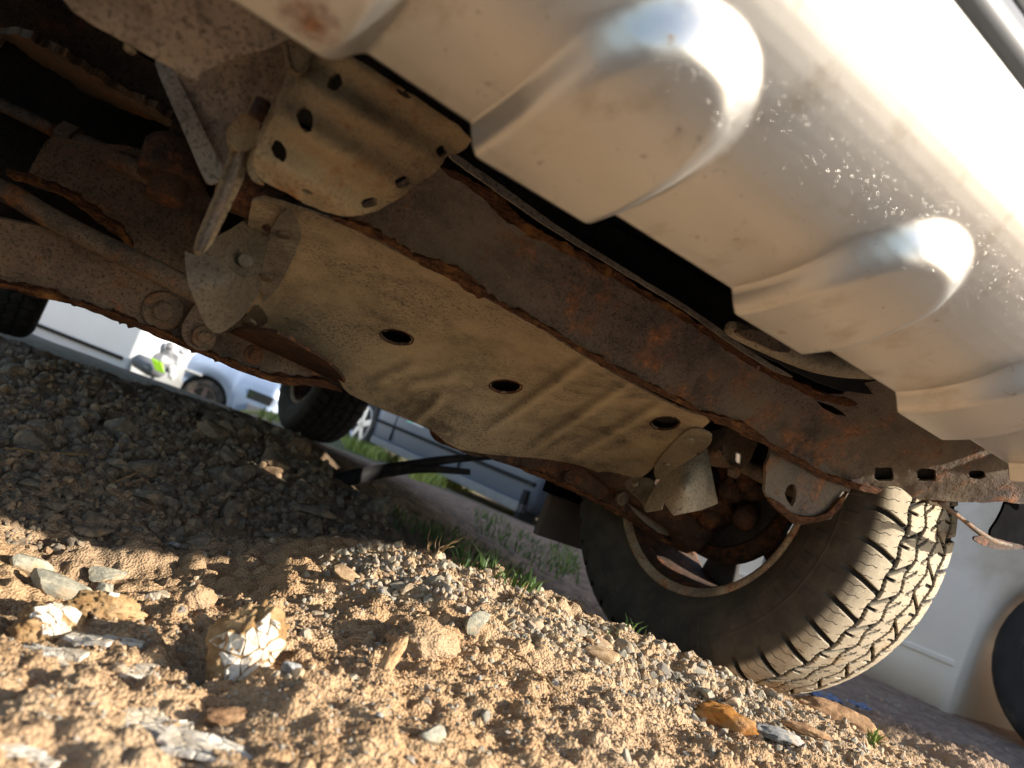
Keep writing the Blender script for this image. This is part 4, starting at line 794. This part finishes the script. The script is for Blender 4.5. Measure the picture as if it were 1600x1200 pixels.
# many single stones: size follows what the eye meets in each zone
Z_SHADE = np.array([(0, 538), (100, 574), (215, 616), (330, 652), (440, 680), (500, 712), (545, 770), (640, 830), (600, 845), (470, 848), (300, 862), (120, 866), (0, 872)], float)
Z_CREST = np.array([(480, 868), (620, 858), (720, 880), (830, 925), (940, 968), (1060, 1030), (1180, 1085), (1230, 1110), (1120, 1130), (960, 1080), (820, 1010), (700, 960), (560, 930)], float)
Z_FRONT = np.array([(0, 960), (260, 960), (480, 900), (640, 950), (800, 1020), (960, 1090), (1140, 1140), (1300, 1200), (0, 1200)], float)
Z_RIGHT = np.array([(1180, 1100), (1300, 1130), (1440, 1165), (1520, 1200), (1150, 1200), (1080, 1130)], float)
def sample(poly, n):
    lo, hi = poly.min(0), poly.max(0); out = []
    while len(out) < n:
        q = rng.uniform(lo, hi, (n * 3, 2)); out += q[inpoly(q, poly)].tolist()
    return np.array(out[:n])
def scatter(poly, n, lo, hi, rocks, label, group, where, pw=2.2):
    q = sample(poly, n)
    mid = np.median(q[:, 0])
    for (u, v), s in zip(q, rng.uniform(0, 1, n) ** pw):
        k = random.randrange(12); w = 'largest' if s > .62 else ('middling' if s > .2 else 'small'); sh = ('blocky', 'rounded', 'flat')[k % 3]; side = where[0] if u < mid else where[1]; lab = f'{w} {sh} {label}, {side}'
        place_stone(rocks[k], u, v, lo + (hi - lo) * s, 'stone', lab, 'stone', f'{w} {sh} {group}, {side}', .46)
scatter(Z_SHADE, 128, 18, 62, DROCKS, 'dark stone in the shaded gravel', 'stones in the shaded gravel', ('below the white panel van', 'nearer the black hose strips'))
scatter(Z_CREST, 104, 16, 42, ROCKS, 'sunlit stone on the mound crest', 'stones along the mound crest', ('under the skid plate', 'beside the tyre'))
scatter(Z_FRONT, 34, 12, 24, ROCKS, 'pale pebble in sunlit soil', 'pebbles in the sunlit soil', ('around the crusted clods', 'right of the honey fragment'))
scatter(Z_RIGHT, 26, 12, 26, ROCKS, 'stone on the slope below the tyre', 'stones below the tyre', ('by the orange flake', 'by the rotten wood'))

# gravel and soil crumbs nobody could count
SMALL = [rock_base(2, 300 + i, 1, 9) for i in range(6)]; TINY = [rock_base(1, 400 + i, 1, 4) for i in range(6)]
def strew(name, label, P, R, kinds, mat):
    Vs, Fs, tn = [], [], []; k = 0
    for i in range(len(P)):
        V, F = kinds[i % len(kinds)]; q = rng.normal(size=4); q /= np.linalg.norm(q); w, x, y, z = q
        Rm = np.array([[1 - 2 * (y * y + z * z), 2 * (x * y - z * w), 2 * (x * z + y * w)], [2 * (x * y + z * w), 1 - 2 * (x * x + z * z), 2 * (y * z - x * w)], [2 * (x * z - y * w), 2 * (y * z + x * w), 1 - 2 * (x * x + y * y)]])
        Vs.append(V @ Rm.T * R[i] + P[i]); Fs.append(F + k); tn.append(np.full(len(V), rng.random())); k += len(V)
    me = mesh(name, np.concatenate(Vs), np.concatenate(Fs), mat, smooth=False); a = me.attributes.new('tone', 'FLOAT', 'POINT'); a.data.foreach_set('value', np.concatenate(tn).astype(np.float32))
    o = bpy.data.objects.new(name, me); link(o, None); return tag(o, label, kind='stuff')
def ground_pts(poly, n):
    q = sample(poly, n); p, d = hit(q[:, 0], q[:, 1]); ok = ~np.isnan(d); p, d = p[ok], d[ok]; p[:, 2] = H(p[:, 0], p[:, 1]); return p, d
def strew_px(name, label, poly, n, lo, hi, kinds, mat, pw=2.5):
    p, d = ground_pts(poly, n); r = (lo + (hi - lo) * rng.random(len(p)) ** pw) * .5 * np.minimum(d, 3.0) / FPX; p[:, 2] += r * .25; return strew(name, label, p, r, kinds, mat)
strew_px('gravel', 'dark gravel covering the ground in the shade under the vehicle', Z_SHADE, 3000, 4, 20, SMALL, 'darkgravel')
strew_px('gravel', 'sunlit crushed gravel along the crest of the mound', Z_CREST, 2600, 4, 16, SMALL, 'gravel')
strew_px('gravel', 'fine sunlit gravel on the slope below the tyre', Z_RIGHT, 700, 4, 14, SMALL, 'gravel')
strew_px('soil_crumbs', 'crumbs of orange soil and grit in the sunlit foreground', Z_FRONT, 6000, 2.5, 11, TINY, M['ground'], 2.2)
strew_px('gravel', 'fine pale gravel embedded in the sunlit soil', Z_FRONT, 2600, 2.5, 12, SMALL, 'gravel', 3)
strew_px('soil_crumbs', 'fine grit between the stones of the mound crest', Z_CREST, 5000, 2.5, 7, TINY, 'gravel', 2)
q = rng.uniform((-1.2, -.9), (2.4, 1.6), (2200, 2)); strew('gravel', 'scattered gravel over the yard around the vehicle', np.column_stack([q, H(q[:, 0], q[:, 1])]), .002 + .008 * rng.random(2200) ** 3, SMALL, 'gravel')

# ---- clay clods with cracked white crust
def blob(u, v, wpx, sc, seed, sink=.25, amp=.22, sub=5):
    p, d = hit([u], [v]); r = wpx * .5 * d[0] / FPX; bm = bmesh.new(); bmesh.ops.create_icosphere(bm, subdivisions=sub, radius=1); V = np.array([x.co[:] for x in bm.verts]); F = np.array([[x.index for x in f.verts] for f in bm.faces]); bm.free()
    V = V * (1 + 1.3 * amp * fbm(V * 1.3 + seed, 3) + .15 * fbm(V * 4 + seed, 3) + .07 * fbm(V * 14 + seed, 3))[:, None] * np.array(sc) * r; c = np.array([p[0, 0], p[0, 1], H(p[:1, 0], p[:1, 1])[0] + r * sc[2] * (1 - 2 * sink)]); return V, F, c, r
def cells(n, seed, gap=.04):
    """cracked plates: Voronoi cells of a unit square clipped to a ragged patch"""
    r = np.random.default_rng(seed); pts = r.uniform(-1, 1, (n, 2)); out = []
    for i, p in enumerate(pts):
        if np.hypot(*p) > 1.02 + .2 * r.normal(): continue
        poly = [np.array(q, float) for q in ((-1.1, -1.1), (1.1, -1.1), (1.1, 1.1), (-1.1, 1.1))]
        for j, s in enumerate(pts):
            if j == i: continue
            m = (p + s) / 2; nn = (s - p) / (np.linalg.norm(s - p) + 1e-9); m = m - nn * gap; new = []
            for a in range(len(poly)):
                A, B = poly[a], poly[(a + 1) % len(poly)]; da, db = (A - m) @ nn, (B - m) @ nn
                if da <= 0: new.append(A)
                if (da < 0) != (db < 0): new.append(A + (B - A) * da / (da - db + 1e-12))
            poly = new
            if len(poly) < 3: break
        if len(poly) >= 3: out.append(np.array(poly))
    return out
def flakes(parent, place, n, seed, thick, gap=.035, name='crust_flake', ok=None):
    """place maps (unit square points, height) to the world"""
    for poly in cells(n, seed, gap):
        if ok is not None and not ok(poly): continue
        poly = poly + rng.normal(size=poly.shape) * .012; P = resamp(poly, n=max(8, len(poly) * 2), closed=True); c = P.mean(0); k = len(P); h = rng.uniform(.7, 1.2); inn = c + (P - c) * .9
        V = np.vstack([place(P, -thick * 1.5), place(P, thick * h * .75), place(inn, thick * h), place(c[None], thick * h * 1.02)])
        F = [[a * k + i, a * k + (i + 1) % k, (a + 1) * k + (i + 1) % k, (a + 1) * k + i] for a in range(2) for i in range(k)] + [[2 * k + i, 2 * k + (i + 1) % k, 3 * k] for i in range(k)]
        o = mk(name, V, F, 'whitecrust', parent, smooth=False); o['kind'] = 'part' if False else 'part'; del o['kind']
def crusted_clod(u, v, wpx, sc, seed, label, nrm, size, up=(0, 0, 1), n=26, off=(0, 0, 0), thick=.0022):
    V, F, c, r = blob(u, v, wpx, sc, seed); o = mk('clay_clod', V + c, F, 'clod', None, True, tuple(c)); tag(o, label, 'clod')
    from mathutils.bvhtree import BVHTree
    bvh = BVHTree.FromPolygons([tuple(x) for x in V + c], F.tolist()); nn = np.array(nrm, float); nn /= np.linalg.norm(nn); e1 = np.cross(up, nn); e1 /= np.linalg.norm(e1); e2 = np.cross(nn, e1)
    def place(Q, h):
        out = []
        for q in Q:
            s = c + np.array(off) + e1 * q[0] * size[0] + e2 * q[1] * size[1] + nn * r * 3; hh = bvh.ray_cast(Vector(s), Vector(-nn), r * 6)
            b = np.array(hh[0]) if hh[0] is not None else c + np.array(off) + e1 * q[0] * size[0] + e2 * q[1] * size[1]; out.append(b + nn * h)
        return np.array(out)
    ok = lambda poly: all(bvh.ray_cast(Vector(c + np.array(off) + e1 * q[0] * size[0] + e2 * q[1] * size[1] + nn * r * 3), Vector(-nn), r * 4)[0] is not None for q in poly)
    flakes(o, place, n, int(seed * 10), thick * .8, .013, ok=ok); return o
toc = lambda a, b, c: CX * a + CY * b - CZ * c
crusted_clod(372, 1046, 118, (.85, .6, 1.3), 3.3, 'tall orange clay clod faced with cracked white crust, standing in the foreground', CX * .55 - CZ * .8 + np.array([0, 0, .25]), (.030, .046), n=34, thick=.0018)
crusted_clod(78, 985, 110, (.9, .62, .62), 8.1, 'low clay clod with a white cracked patch, at the left in the foreground', CX * .2 - CZ * .55 + np.array([0, 0, .8]), (.016, .013), n=14)
crusted_clod(160, 970, 90, (1.1, .6, .5), 12.7, 'smooth orange clay clod right of the low white-patched one', CX * .1 - CZ * .2 + np.array([0, 0, 1.]), (.004, .004), n=3)
def crust_patch(u, v, wpx, hpx, n, seed, label, thick=.0022):
    p, d = hit([u], [v]); s = d[0] / FPX * .5; c = p[0]; o = empty('white_crust', tuple(c), label, 'crust patch')
    ex = CX * np.array([1, 1, 0]); ex /= np.linalg.norm(ex); ey = np.array([-ex[1], ex[0], 0]); sq = 2.4
    g_ = rng.uniform(-1, 1, (200, 2)); W0 = c + np.outer(g_[:, 0], ex) * wpx * s + np.outer(g_[:, 1], ey) * hpx * s * sq; dz = np.percentile(detail_h(W0[:, 0], W0[:, 1]), 72)
    def place(Q, h): W = c + np.outer(Q[:, 0], ex) * wpx * s + np.outer(Q[:, 1], ey) * hpx * s * sq; P3 = np.stack([W[:, 0], W[:, 1], W[:, 0] * 0], 1); W[:, 2] = base_h(W[:, 0], W[:, 1]) + dz + .004 * fbm(P3 * 24, 2) + h; return W
    flakes(o, place, int(n * 1.8), seed, thick * .6, .012)
crust_patch(245, 1118, 128, 52, 34, 5, 'largest flat patch of cracked cream crust on the soil in the foreground')
crust_patch(165, 1008, 110, 24, 22, 6, 'narrow white crust patch between two clay clods')
crust_patch(330, 1168, 150, 30, 24, 9, 'greyish cream crust patch by the bottom edge')
crust_patch(70, 1035, 90, 20, 14, 11, 'thin cream crust strip at the left edge')
crust_patch(45, 1180, 90, 26, 12, 14, 'cream crust slabs in the bottom left corner')
crust_patch(225, 1040, 70, 30, 12, 17, 'broken cream crust layers left of the tall crusted clod')
# other loose finds
def lump(name, mat, u, v, wpx, sc, seed, label, cat, sink=.3, rot=0, amp=.2, tilt=0):
    V, F, c, r = blob(u, v, wpx, (1, 1, 1), seed, sink, amp, 4); V = V * np.array(sc); V = np.array(Matrix.Rotation(rot, 3, 'Z') @ Matrix.Rotation(tilt, 3, 'Y') @ Matrix(((1, 0, 0), (0, 1, 0), (0, 0, 1)))) @ V.T; c[2] = H(c[None, 0], c[None, 1])[0] + r * sc[2] * (1 - 2 * sink); return tag(mk(name, V.T + c, F, mat, None, True, tuple(c)), label, cat)
lump('smooth_fragment', 'honey', 597, 1062, 84, (.30, .28, 1.0), 21, 'smooth honey-coloured fragment standing upright in the sandy mound', 'fragment', .32, .3, .12, .35)
lump('clay_clod', 'ground', 660, 1010, 130, (1.0, .7, .45), 24, 'crumbly orange clay clod on the mound above the smooth fragment', 'clod', .42, .4)
lump('clay_clod', 'ground', 300, 955, 60, (.9, .7, .8), 27, 'orange clay clod behind the tall crusted clod', 'clod', .3, .4)
lump('clay_clod', 'ground', 130, 1080, 60, (.9, .7, .6), 33, 'round brown clod in the blurred left foreground', 'clod', .3, .9)
lump('rusty_flake', 'orange', 1130, 1132, 92, (1.0, .30, .42), 29, 'bright rust-orange flake lying on the slope below the tyre', 'flake', .25, -.75, .3)
lump('bark_curl', 'bark', 362, 1120, 84, (1.0, .35, .35), 35, 'curled brown bark piece in front of the tall crusted clod', 'bark', .25, .1, .2)
lump('rotten_wood', 'bark', 1300, 1128, 150, (1.0, .22, .24), 37, 'long rotten brown piece of wood lying right of the tyre', 'wood', .2, -.55, .25)
lump('rotten_wood', 'bark', 1255, 1155, 80, (1.0, .2, .18), 39, 'short dark wood splinter beside the long rotten piece', 'wood', .2, -.5, .2)
lump('slate', 'bluestone', 1212, 1156, 86, (1.0, .6, .22), 41, 'flat grey slate lying below the rust-orange flake', 'stone', .2, -.3, .15)
for u, v, w, lab, rz in ((1285, 1092, 60, 'crumpled blue plastic scrap behind the tyre, the larger', .4), (1345, 1108, 40, 'small flat blue plastic scrap to the right of the larger one', -.3)):
    p, d = hit([u], [v]); s = w * d[0] / FPX * .5; g = np.linspace(-1, 1, 12); X_, Y_ = np.meshgrid(g, g); Zp = .25 * fbm(np.stack([X_.ravel() * 1.2 + u, Y_.ravel() * 1.2, X_.ravel() * 0], 1), 2)
    V = np.stack([X_.ravel() * s, Y_.ravel() * s * .7, np.abs(Zp) * s * 1.6 + .004], 1) + p[0]; I = np.arange(144).reshape(12, 12); o = mk('plastic_scrap', V, np.stack([I[:-1, :-1].ravel(), I[1:, :-1].ravel(), I[1:, 1:].ravel(), I[:-1, 1:].ravel()], 1), 'bluescrap', None, True, tuple(p[0])); tag(o, lab, 'plastic scrap'); m_ = o.modifiers.new('t', 'SOLIDIFY'); m_.thickness = .002
def ground_line(pts, lift, r, name, mat, label, cat):
    q = chaikin(np.array(pts, float), 2, False); p, d = hit(q[:, 0], q[:, 1]); p[:, 2] = base_h(p[:, 0], p[:, 1]) + np.interp(np.linspace(0, 1, len(p)), np.linspace(0, 1, np.size(lift)), np.atleast_1d(lift)); V, F = tube_geo(p, r, 7); return tag(mk(name, V, F, mat, None, True, tuple(p[0])), label, cat)
ground_line([(752, 1024), (790, 1046), (830, 1080), (870, 1104)], [.012, .02, .012], .0011, 'straw', 'twig', 'long curved dry straw lying across the mound', 'straw')
ground_line([(166, 770), (200, 758), (228, 748)], [.012, .02, .024], .0018, 'twig', 'twig', 'pale dry twig on the shaded gravel at left', 'twig')
ground_line([(0, 716), (40, 722), (90, 726), (130, 728)], [.016, .02, .02], .002, 'twig', 'twig', 'brown twig on the shaded gravel at the left edge', 'twig')
tf = MB()
for k in range(9):
    p, d = hit([672 + rng.normal() * 8], [880]); b = p[0].copy(); b[2] = H(b[None, 0], b[None, 1])[0]; L = .03 + .02 * rng.random(); dr = rng.normal(size=3) * (.5, .5, .2) + (0, 0, .9); tf.add(*tube_geo(np.array([b, b + dr * L * .6, b + dr * L + np.array([.5, 0, -.3]) * L * .4]), [.0008, .0007, .0004], 5))
tag(tf.obj('dry_weed', 'twig'), 'small dry brown weed sprouting on the mound crest in shade', 'weed')
for u, v, hh, lab in ((808, 950, .032, 'single dry stalk upright at the edge of the mound'), (828, 946, .016, 'short dry stalk beside the single upright one')):
    p, d = hit([u], [v]); b = p[0]; b[2] = H(b[None, 0], b[None, 1])[0]; tag(mk('dry_stalk', *tube_geo(np.array([b, b + (.001, 0, hh * .5), b + (.003, 0, hh)]), [.001, .001, .0005], 6), 'twig', None, True, tuple(b)), lab, 'stalk')

# ---- grass
def grass(name, label, polys, mat='grass'):
    Vs, Fs, tn = [], [], []; k = 0
    for poly, n, h0, h1, t0, t1 in polys:
        p, d = ground_pts(np.array(poly, float), n)
        for b, dd in zip(p, d):
            h = rng.uniform(h0, h1); a = rng.uniform(0, 6.28); w = h * .035 + .0012; dx = np.array([math.cos(a), math.sin(a), 0]); lean = rng.normal(size=2) * .35; t = np.array([lean[0], lean[1], 1]) * h; m = b + t * .55 - np.array([lean[0], lean[1], 0]) * h * .12
            Vs.append(np.array([b - dx * w, b + dx * w, m + dx * w * .8, m - dx * w * .8, b + t + np.array([lean[0], lean[1], -.25]) * h * .3])); Fs += [[k, k + 1, k + 2, k + 3], [k + 3, k + 2, k + 4]]; tn.append(np.full(5, rng.uniform(t0, t1))); k += 5
    me = mesh(name, np.concatenate(Vs), Fs, mat); a = me.attributes.new('tone', 'FLOAT', 'POINT'); a.data.foreach_set('value', np.concatenate(tn).astype(np.float32)); o = bpy.data.objects.new(name, me); link(o, None); return tag(o, label, kind='stuff')
grass('grass', 'bright lit grass in front of the cars behind', [([(530, 686), (560, 690), (640, 712), (640, 728), (580, 718), (540, 702)], 1900, .07, .15, .6, 1), ([(640, 732), (700, 738), (752, 752), (750, 772), (690, 762), (640, 748)], 1600, .06, .14, .6, 1), ([(400, 640), (440, 652), (446, 664), (404, 656)], 300, .04, .1, .5, 1)])
grass('grass', 'green weeds growing behind the mound and by the tyre', [([(600, 790), (700, 830), (820, 900), (840, 930), (760, 900), (660, 850), (590, 810)], 420, .012, .04, 0, .5), ([(740, 790), (830, 840), (900, 880), (905, 920), (830, 890), (740, 830)], 420, .012, .045, .1, .6), ([(860, 850), (900, 845), (905, 900), (870, 900)], 220, .015, .04, .3, .7), ([(940, 980), (1000, 990), (1010, 1000), (950, 995)], 14, .010, .022, .1, .5), ([(1350, 1165), (1366, 1160), (1366, 1172)], 24, .015, .03, .4, .8)])

# ---- black trim strips standing up from the ground
def strip3(name, pts, w, label):
    q = chaikin(np.array([p[:2] for p in pts], float), 2, False); dd = np.interp(np.linspace(0, 1, len(q)), np.linspace(0, 1, len(pts)), [p[2] for p in pts]); C = at(q[:, 0], q[:, 1], dd); n = len(C)
    ww = np.interp(np.linspace(0, 1, n), np.linspace(0, 1, len(w)), w)[:, None]; up = CY; dp = np.array([.5, .85, 0]) * .02
    V = np.vstack([C + up * ww, C - up * ww, C - up * ww + dp, C + up * ww + dp]); F = [[a * n + i, a * n + i + 1, ((a + 1) % 4) * n + i + 1, ((a + 1) % 4) * n + i] for a in range(4) for i in range(n - 1)] + [[0, n, 2 * n, 3 * n][::-1], [n - 1, 2 * n - 1, 3 * n - 1, 4 * n - 1]]
    return tag(mk(name, V, F, 'blackplastic', None, True, tuple(C[0])), label, 'trim strip')
strip3('trim_strip', [(508, 756, 1.95), (560, 743, 2.0), (620, 732, 2.1), (700, 717, 2.25), (790, 712, 2.4)], [.014, .022, .018, .012, .010], 'curved black plastic strip rising from the ground, the upper one')
strip3('trim_strip', [(600, 740, 2.07), (660, 731, 2.15), (735, 738, 2.25)], [.012, .012, .008], 'shorter black plastic strip under the longer curved one')

# ================================================================== CARS BEHIND
def car_body(name, O, e, L, h0, h1, arches, paint, wheels, label, cat, width=1.7, r=.31, roof=None, extra=None, tyre='rubber', rimmat='chrome'):
    """side wall from point O (on the ground) along e; the outward normal is turned to the camera"""
    O = np.array(O, float); e = np.array([e[0], e[1], 0.]); e /= np.linalg.norm(e); n = np.array([-e[1], e[0], 0.]);
    if n @ (CAM - O) < 0: n = -n
    root = empty(name, tuple(O), label, cat); s = np.unique(np.concatenate([np.linspace(0, L, 60)] + [np.linspace(a - ra, a + ra, 25) for a, ra in arches])); s = s[(s >= 0) & (s <= L)]; lowz = np.full_like(s, h0)
    for a, ra in arches: lowz = np.where(np.abs(s - a) < ra, np.maximum(lowz, r + np.sqrt(np.clip(ra ** 2 - (s - a) ** 2, 0, None)) - .02), lowz)
    prof = [(0.0, 0), (.12, .012), (.35, .028), (.6, .03), (.85, .012), (1.0, -.04)]; k = len(s); rows = []
    rows.append(np.stack([s, np.full(k, -.10), lowz], 1))
    for f, o in prof: rows.append(np.stack([s, np.full(k, o), lowz + (h1 - lowz) * f], 1))
    rows.append(np.stack([s, np.full(k, -width), np.full(k, h1)], 1)); rows.append(np.stack([s, np.full(k, -width), lowz], 1))
    V = np.concatenate([O + np.outer(q[:, 0], e) + np.outer(q[:, 1], n) + np.outer(q[:, 2], [0, 0, 1]) for q in rows]); R = len(rows); F = [[a * k + i, a * k + i + 1, ((a + 1) % R) * k + i + 1, ((a + 1) % R) * k + i] for a in range(R) for i in range(k - 1)] + [[a * k for a in range(R)], [a * k + k - 1 for a in range(R)][::-1]]
    mk('body', V, F, paint, root)
    P = lambda a, o, z: O + e * a + n * o + np.array([0, 0, z])
    if roof:
        a0, a1, hh = roof; VV = np.array([P(a0, -.06, h1), P(a1, -.06, h1), P(a1 - .35, -.22, hh), P(a0 + .4, -.22, hh), P(a0, -width + .06, h1), P(a1, -width + .06, h1), P(a1 - .35, -width + .2, hh), P(a0 + .4, -width + .2, hh)]); mk('cabin', VV, [[0, 1, 2, 3], [5, 4, 7, 6], [1, 5, 6, 2], [4, 0, 3, 7], [3, 2, 6, 7]], paint, root, False)
        w0 = .15; VV = np.array([P(a0 + .2, -.085, h1 + .04), P(a1 - .2, -.085, h1 + .04), P(a1 - .42, -.195, hh - .06), P(a0 + .5, -.195, hh - .06)]) + n * .012; mk('window', VV, [[0, 1, 2, 3]], 'glass', root, False)
    for a in wheels:
        w = mk('wheel', *lathe_geo(P(a, -.10, r), n, [(-.09, .10), (-.09, r * .72), (-.06, r * .95), (0, r), (.05, r * .985), (.075, r * .90), (.08, r * .70), (.06, r * .62)], 40), tyre, root)
        mk('rim', *lathe_geo(P(a, -.10, r), n, [(.02, .05), (.03, r * .60), (.068, r * .66), (.072, r * .60), (.03, r * .56), (.02, .05)], 40), rimmat if a < 3 else 'dustrubber', w)
        sp = MB()
        for q in range(5):
            t = 2 * np.pi * q / 5 + .3; d1 = e * math.cos(t) + np.array([0, 0, 1]) * math.sin(t); d2 = -e * math.sin(t) + np.array([0, 0, 1]) * math.cos(t); c = P(a, -.035, r); sp.add(np.array([c + d2 * .035, c - d2 * .035, c + d1 * r * .6 - d2 * .028, c + d1 * r * .6 + d2 * .028, c + d2 * .035 - n * .02, c - d2 * .035 - n * .02, c + d1 * r * .6 - d2 * .028 - n * .02, c + d1 * r * .6 + d2 * .028 - n * .02]), [[0, 1, 2, 3], [4, 7, 6, 5], [0, 4, 5, 1], [2, 6, 7, 3], [1, 5, 6, 2], [0, 3, 7, 4]])
        sp.obj('spokes', rimmat if a < 3 else 'dustrubber', w, False)
    if extra: extra(root, P)
    return root
def slab(name, mat, root, P, a0, a1, z0, z1, o0=-.02, o1=.035):
    V = np.array([P(a, o, z) for z in (z0, z1) for o in (o0, o1) for a in (a0, a1)]); return bevel(mk(name, V, [[0, 2, 3, 1], [4, 5, 7, 6], [0, 1, 5, 4], [2, 6, 7, 3], [0, 4, 6, 2], [1, 3, 7, 5]], mat, root, False), .006)
# white van at the right, parked alongside
gv = float(base_h(np.array([2.54]), np.array([.4]))[0])
def van_extra(root, P):
    slab('side_moulding', 'dirtywhite', root, P, 2.10, 3.3, .185, .21, .0, .020); slab('door_seam', 'greyplastic', root, P, 3.0, 3.006, .25, 1.2, .0, .033); slab('door_seam', 'greyplastic', root, P, 4.05, 4.056, .25, 1.2, .0, .033)
car_body('white_van', (2.545, -1.75, gv - .02), (0, 1), 4.1, .015, 1.25, [(1.70, .37)], 'dirtywhite', [1.70], 'grubby white van parked beyond the tyre at the right', 'van', r=.33, roof=(.3, 4.0, 1.95), extra=van_extra, rimmat='dustrubber')
# slate blue car
w1 = at(560, 661, 7.6); w2 = at(893, 806, 4.95); e = (w2 - w1)[:2]; WB = np.linalg.norm(e); e = e / WB; O = np.array([w1[0] - e[0] * .8, w1[1] - e[1] * .8, w1[2] - .31])
zs = (w2[2] - .31) - (w1[2] - .31)
def slate_extra(root, P):
    slab('sill_trim', 'greyplastic', root, P, 1.25, .8 + WB - .45, .19, .26, .0, .05); slab('door_moulding', 'blackplastic', root, P, 1.2, .8 + WB - .42, .40, .43, .0, .045)
    for a in (1.55, 2.75): slab('door_seam', 'blackplastic', root, P, a, a + .008, .28, .95, .0, .034)
    s1 = slab('sticker', 'palesticker', root, P, 1.75, 2.05, .50, .56, .02, .036); slab('sticker_end', 'mint', s1, P, 1.75, 1.85, .502, .558, .02, .038)
    for a in (.8 + WB - .5,): slab('mud_flap', 'blackplastic', root, P, a, a + .05, .12, .36, -.12, .05)
car_body('slate_blue_car', O, e, WB + 1.7, .19, .95, [(.8, .40), (.8 + WB, .40)], 'slate', [.8], 'slate blue estate car with grey sill trim behind the skid plate', 'car', r=.31, roof=(1.0, WB + 1.3, 1.45), extra=slate_extra)
# silver-blue car far left
ec = CX * np.array([1, 1, 0]); ec /= np.linalg.norm(ec); c0 = at(312, 626, 9.6); O = c0 - ec * .0; O = O - ec * 3.0; O[2] = c0[2] - .30
def silver_extra(root, P):
    slab('front_bumper', 'greyplastic', root, P, 3.62, 3.98, .28, .50, -.3, .05); slab('lower_grille', 'blackplastic', root, P, 3.6, 3.95, .08, .27, -.3, .02); slab('headlamp', 'glass', root, P, 3.55, 3.9, .55, .68, -.2, .03)
    slab('wing_trim', 'chrome', root, P, 1.9, 2.9, .60, .63, .0, .04)
car_body('silver_blue_car', O, ec, 3.9, .16, .85, [(3.0, .36), (.7, .36)], 'silverblue', [3.0, .7], 'silver-blue hatchback with a dark wheel arch, far off at the left', 'car', r=.30, roof=(.5, 2.9, 1.4), extra=silver_extra)
# white van with a dark crease, farther left
cw = at(206, 566, 8.4); ev = np.array([ec[0], ec[1], 0]) * .95 + np.array([-.2, .1, 0]); ev /= np.linalg.norm(ev); O = cw - ev * 3.2; O[2] = cw[2] - .42
def wv_extra(root, P): slab('side_moulding', 'blackplastic', root, P, .2, 3.1, .40, .445, .0, .045); slab('sill_strip', 'white', root, P, .1, 3.18, .12, .2, -.05, .02)
car_body('white_panel_van', O, ev, 3.2, .10, 1.5, [], 'white', [.7], 'white panel van with a dark side moulding, at the left behind the gravel', 'van', r=.3, extra=wv_extra)
# scrap between the vans
c = at(252, 566, 8.9); scr = mk('engine_scrap', *lathe_geo(c, (1, .3, .4), [(-.16, .05), (-.10, .12), (.10, .13), (.17, .06)], 14), 'greyplastic', None, True, tuple(c)); tag(scr, 'heap of black and pale engine scrap between the white van and the silver-blue car', 'scrap')
for k in range(9):
    q_ = c + CX * rng.normal() * .17 + CY * (rng.normal() * .10 + .05) + CZ * rng.normal() * .05; mk('scrap_casting', *lathe_geo(q_, rng.normal(size=3), [(-.09, .02), (-.06, .05), (.0, .035), (.05, .055), (.09, .02)], 10), ('greyplastic', 'palesticker', 'chrome')[k % 3], scr, False)
cc = at(232, 572, 8.3); g = lathe_geo(cc, CX * .9 - CY * .45, [(-.20, .02), (-.15, .08), (.05, .10), (.16, .07), (.20, .02)], 18); hd = mk('car_door_mirror', *g, 'greyplastic', None, True, tuple(cc)); tag(hd, 'grey rounded plastic housing with a lime green label lying in front of the scrap', 'housing')
lg = at(246, 572, 8.19); mk('lime_label', *[np.array([lg + CX * a * .05 + CY * b * .085 - CX * b * .02 for a, b in ((-1, 1), (1, .4), (1.2, -1), (-.6, -.5))] + [lg + CX * a * .05 + CY * b * .085 + CZ * .01 for a, b in ((-1, 1), (1, .4), (1.2, -1), (-.6, -.5))]), [[0, 1, 2, 3], [7, 6, 5, 4], [0, 4, 5, 1], [1, 5, 6, 2], [2, 6, 7, 3], [3, 7, 4, 0]]], 'lime', hd, False)
# wheels further off so the ground line reads as a yard: a low bank of soil and a hedge far behind
print('objects', len(bpy.data.objects))
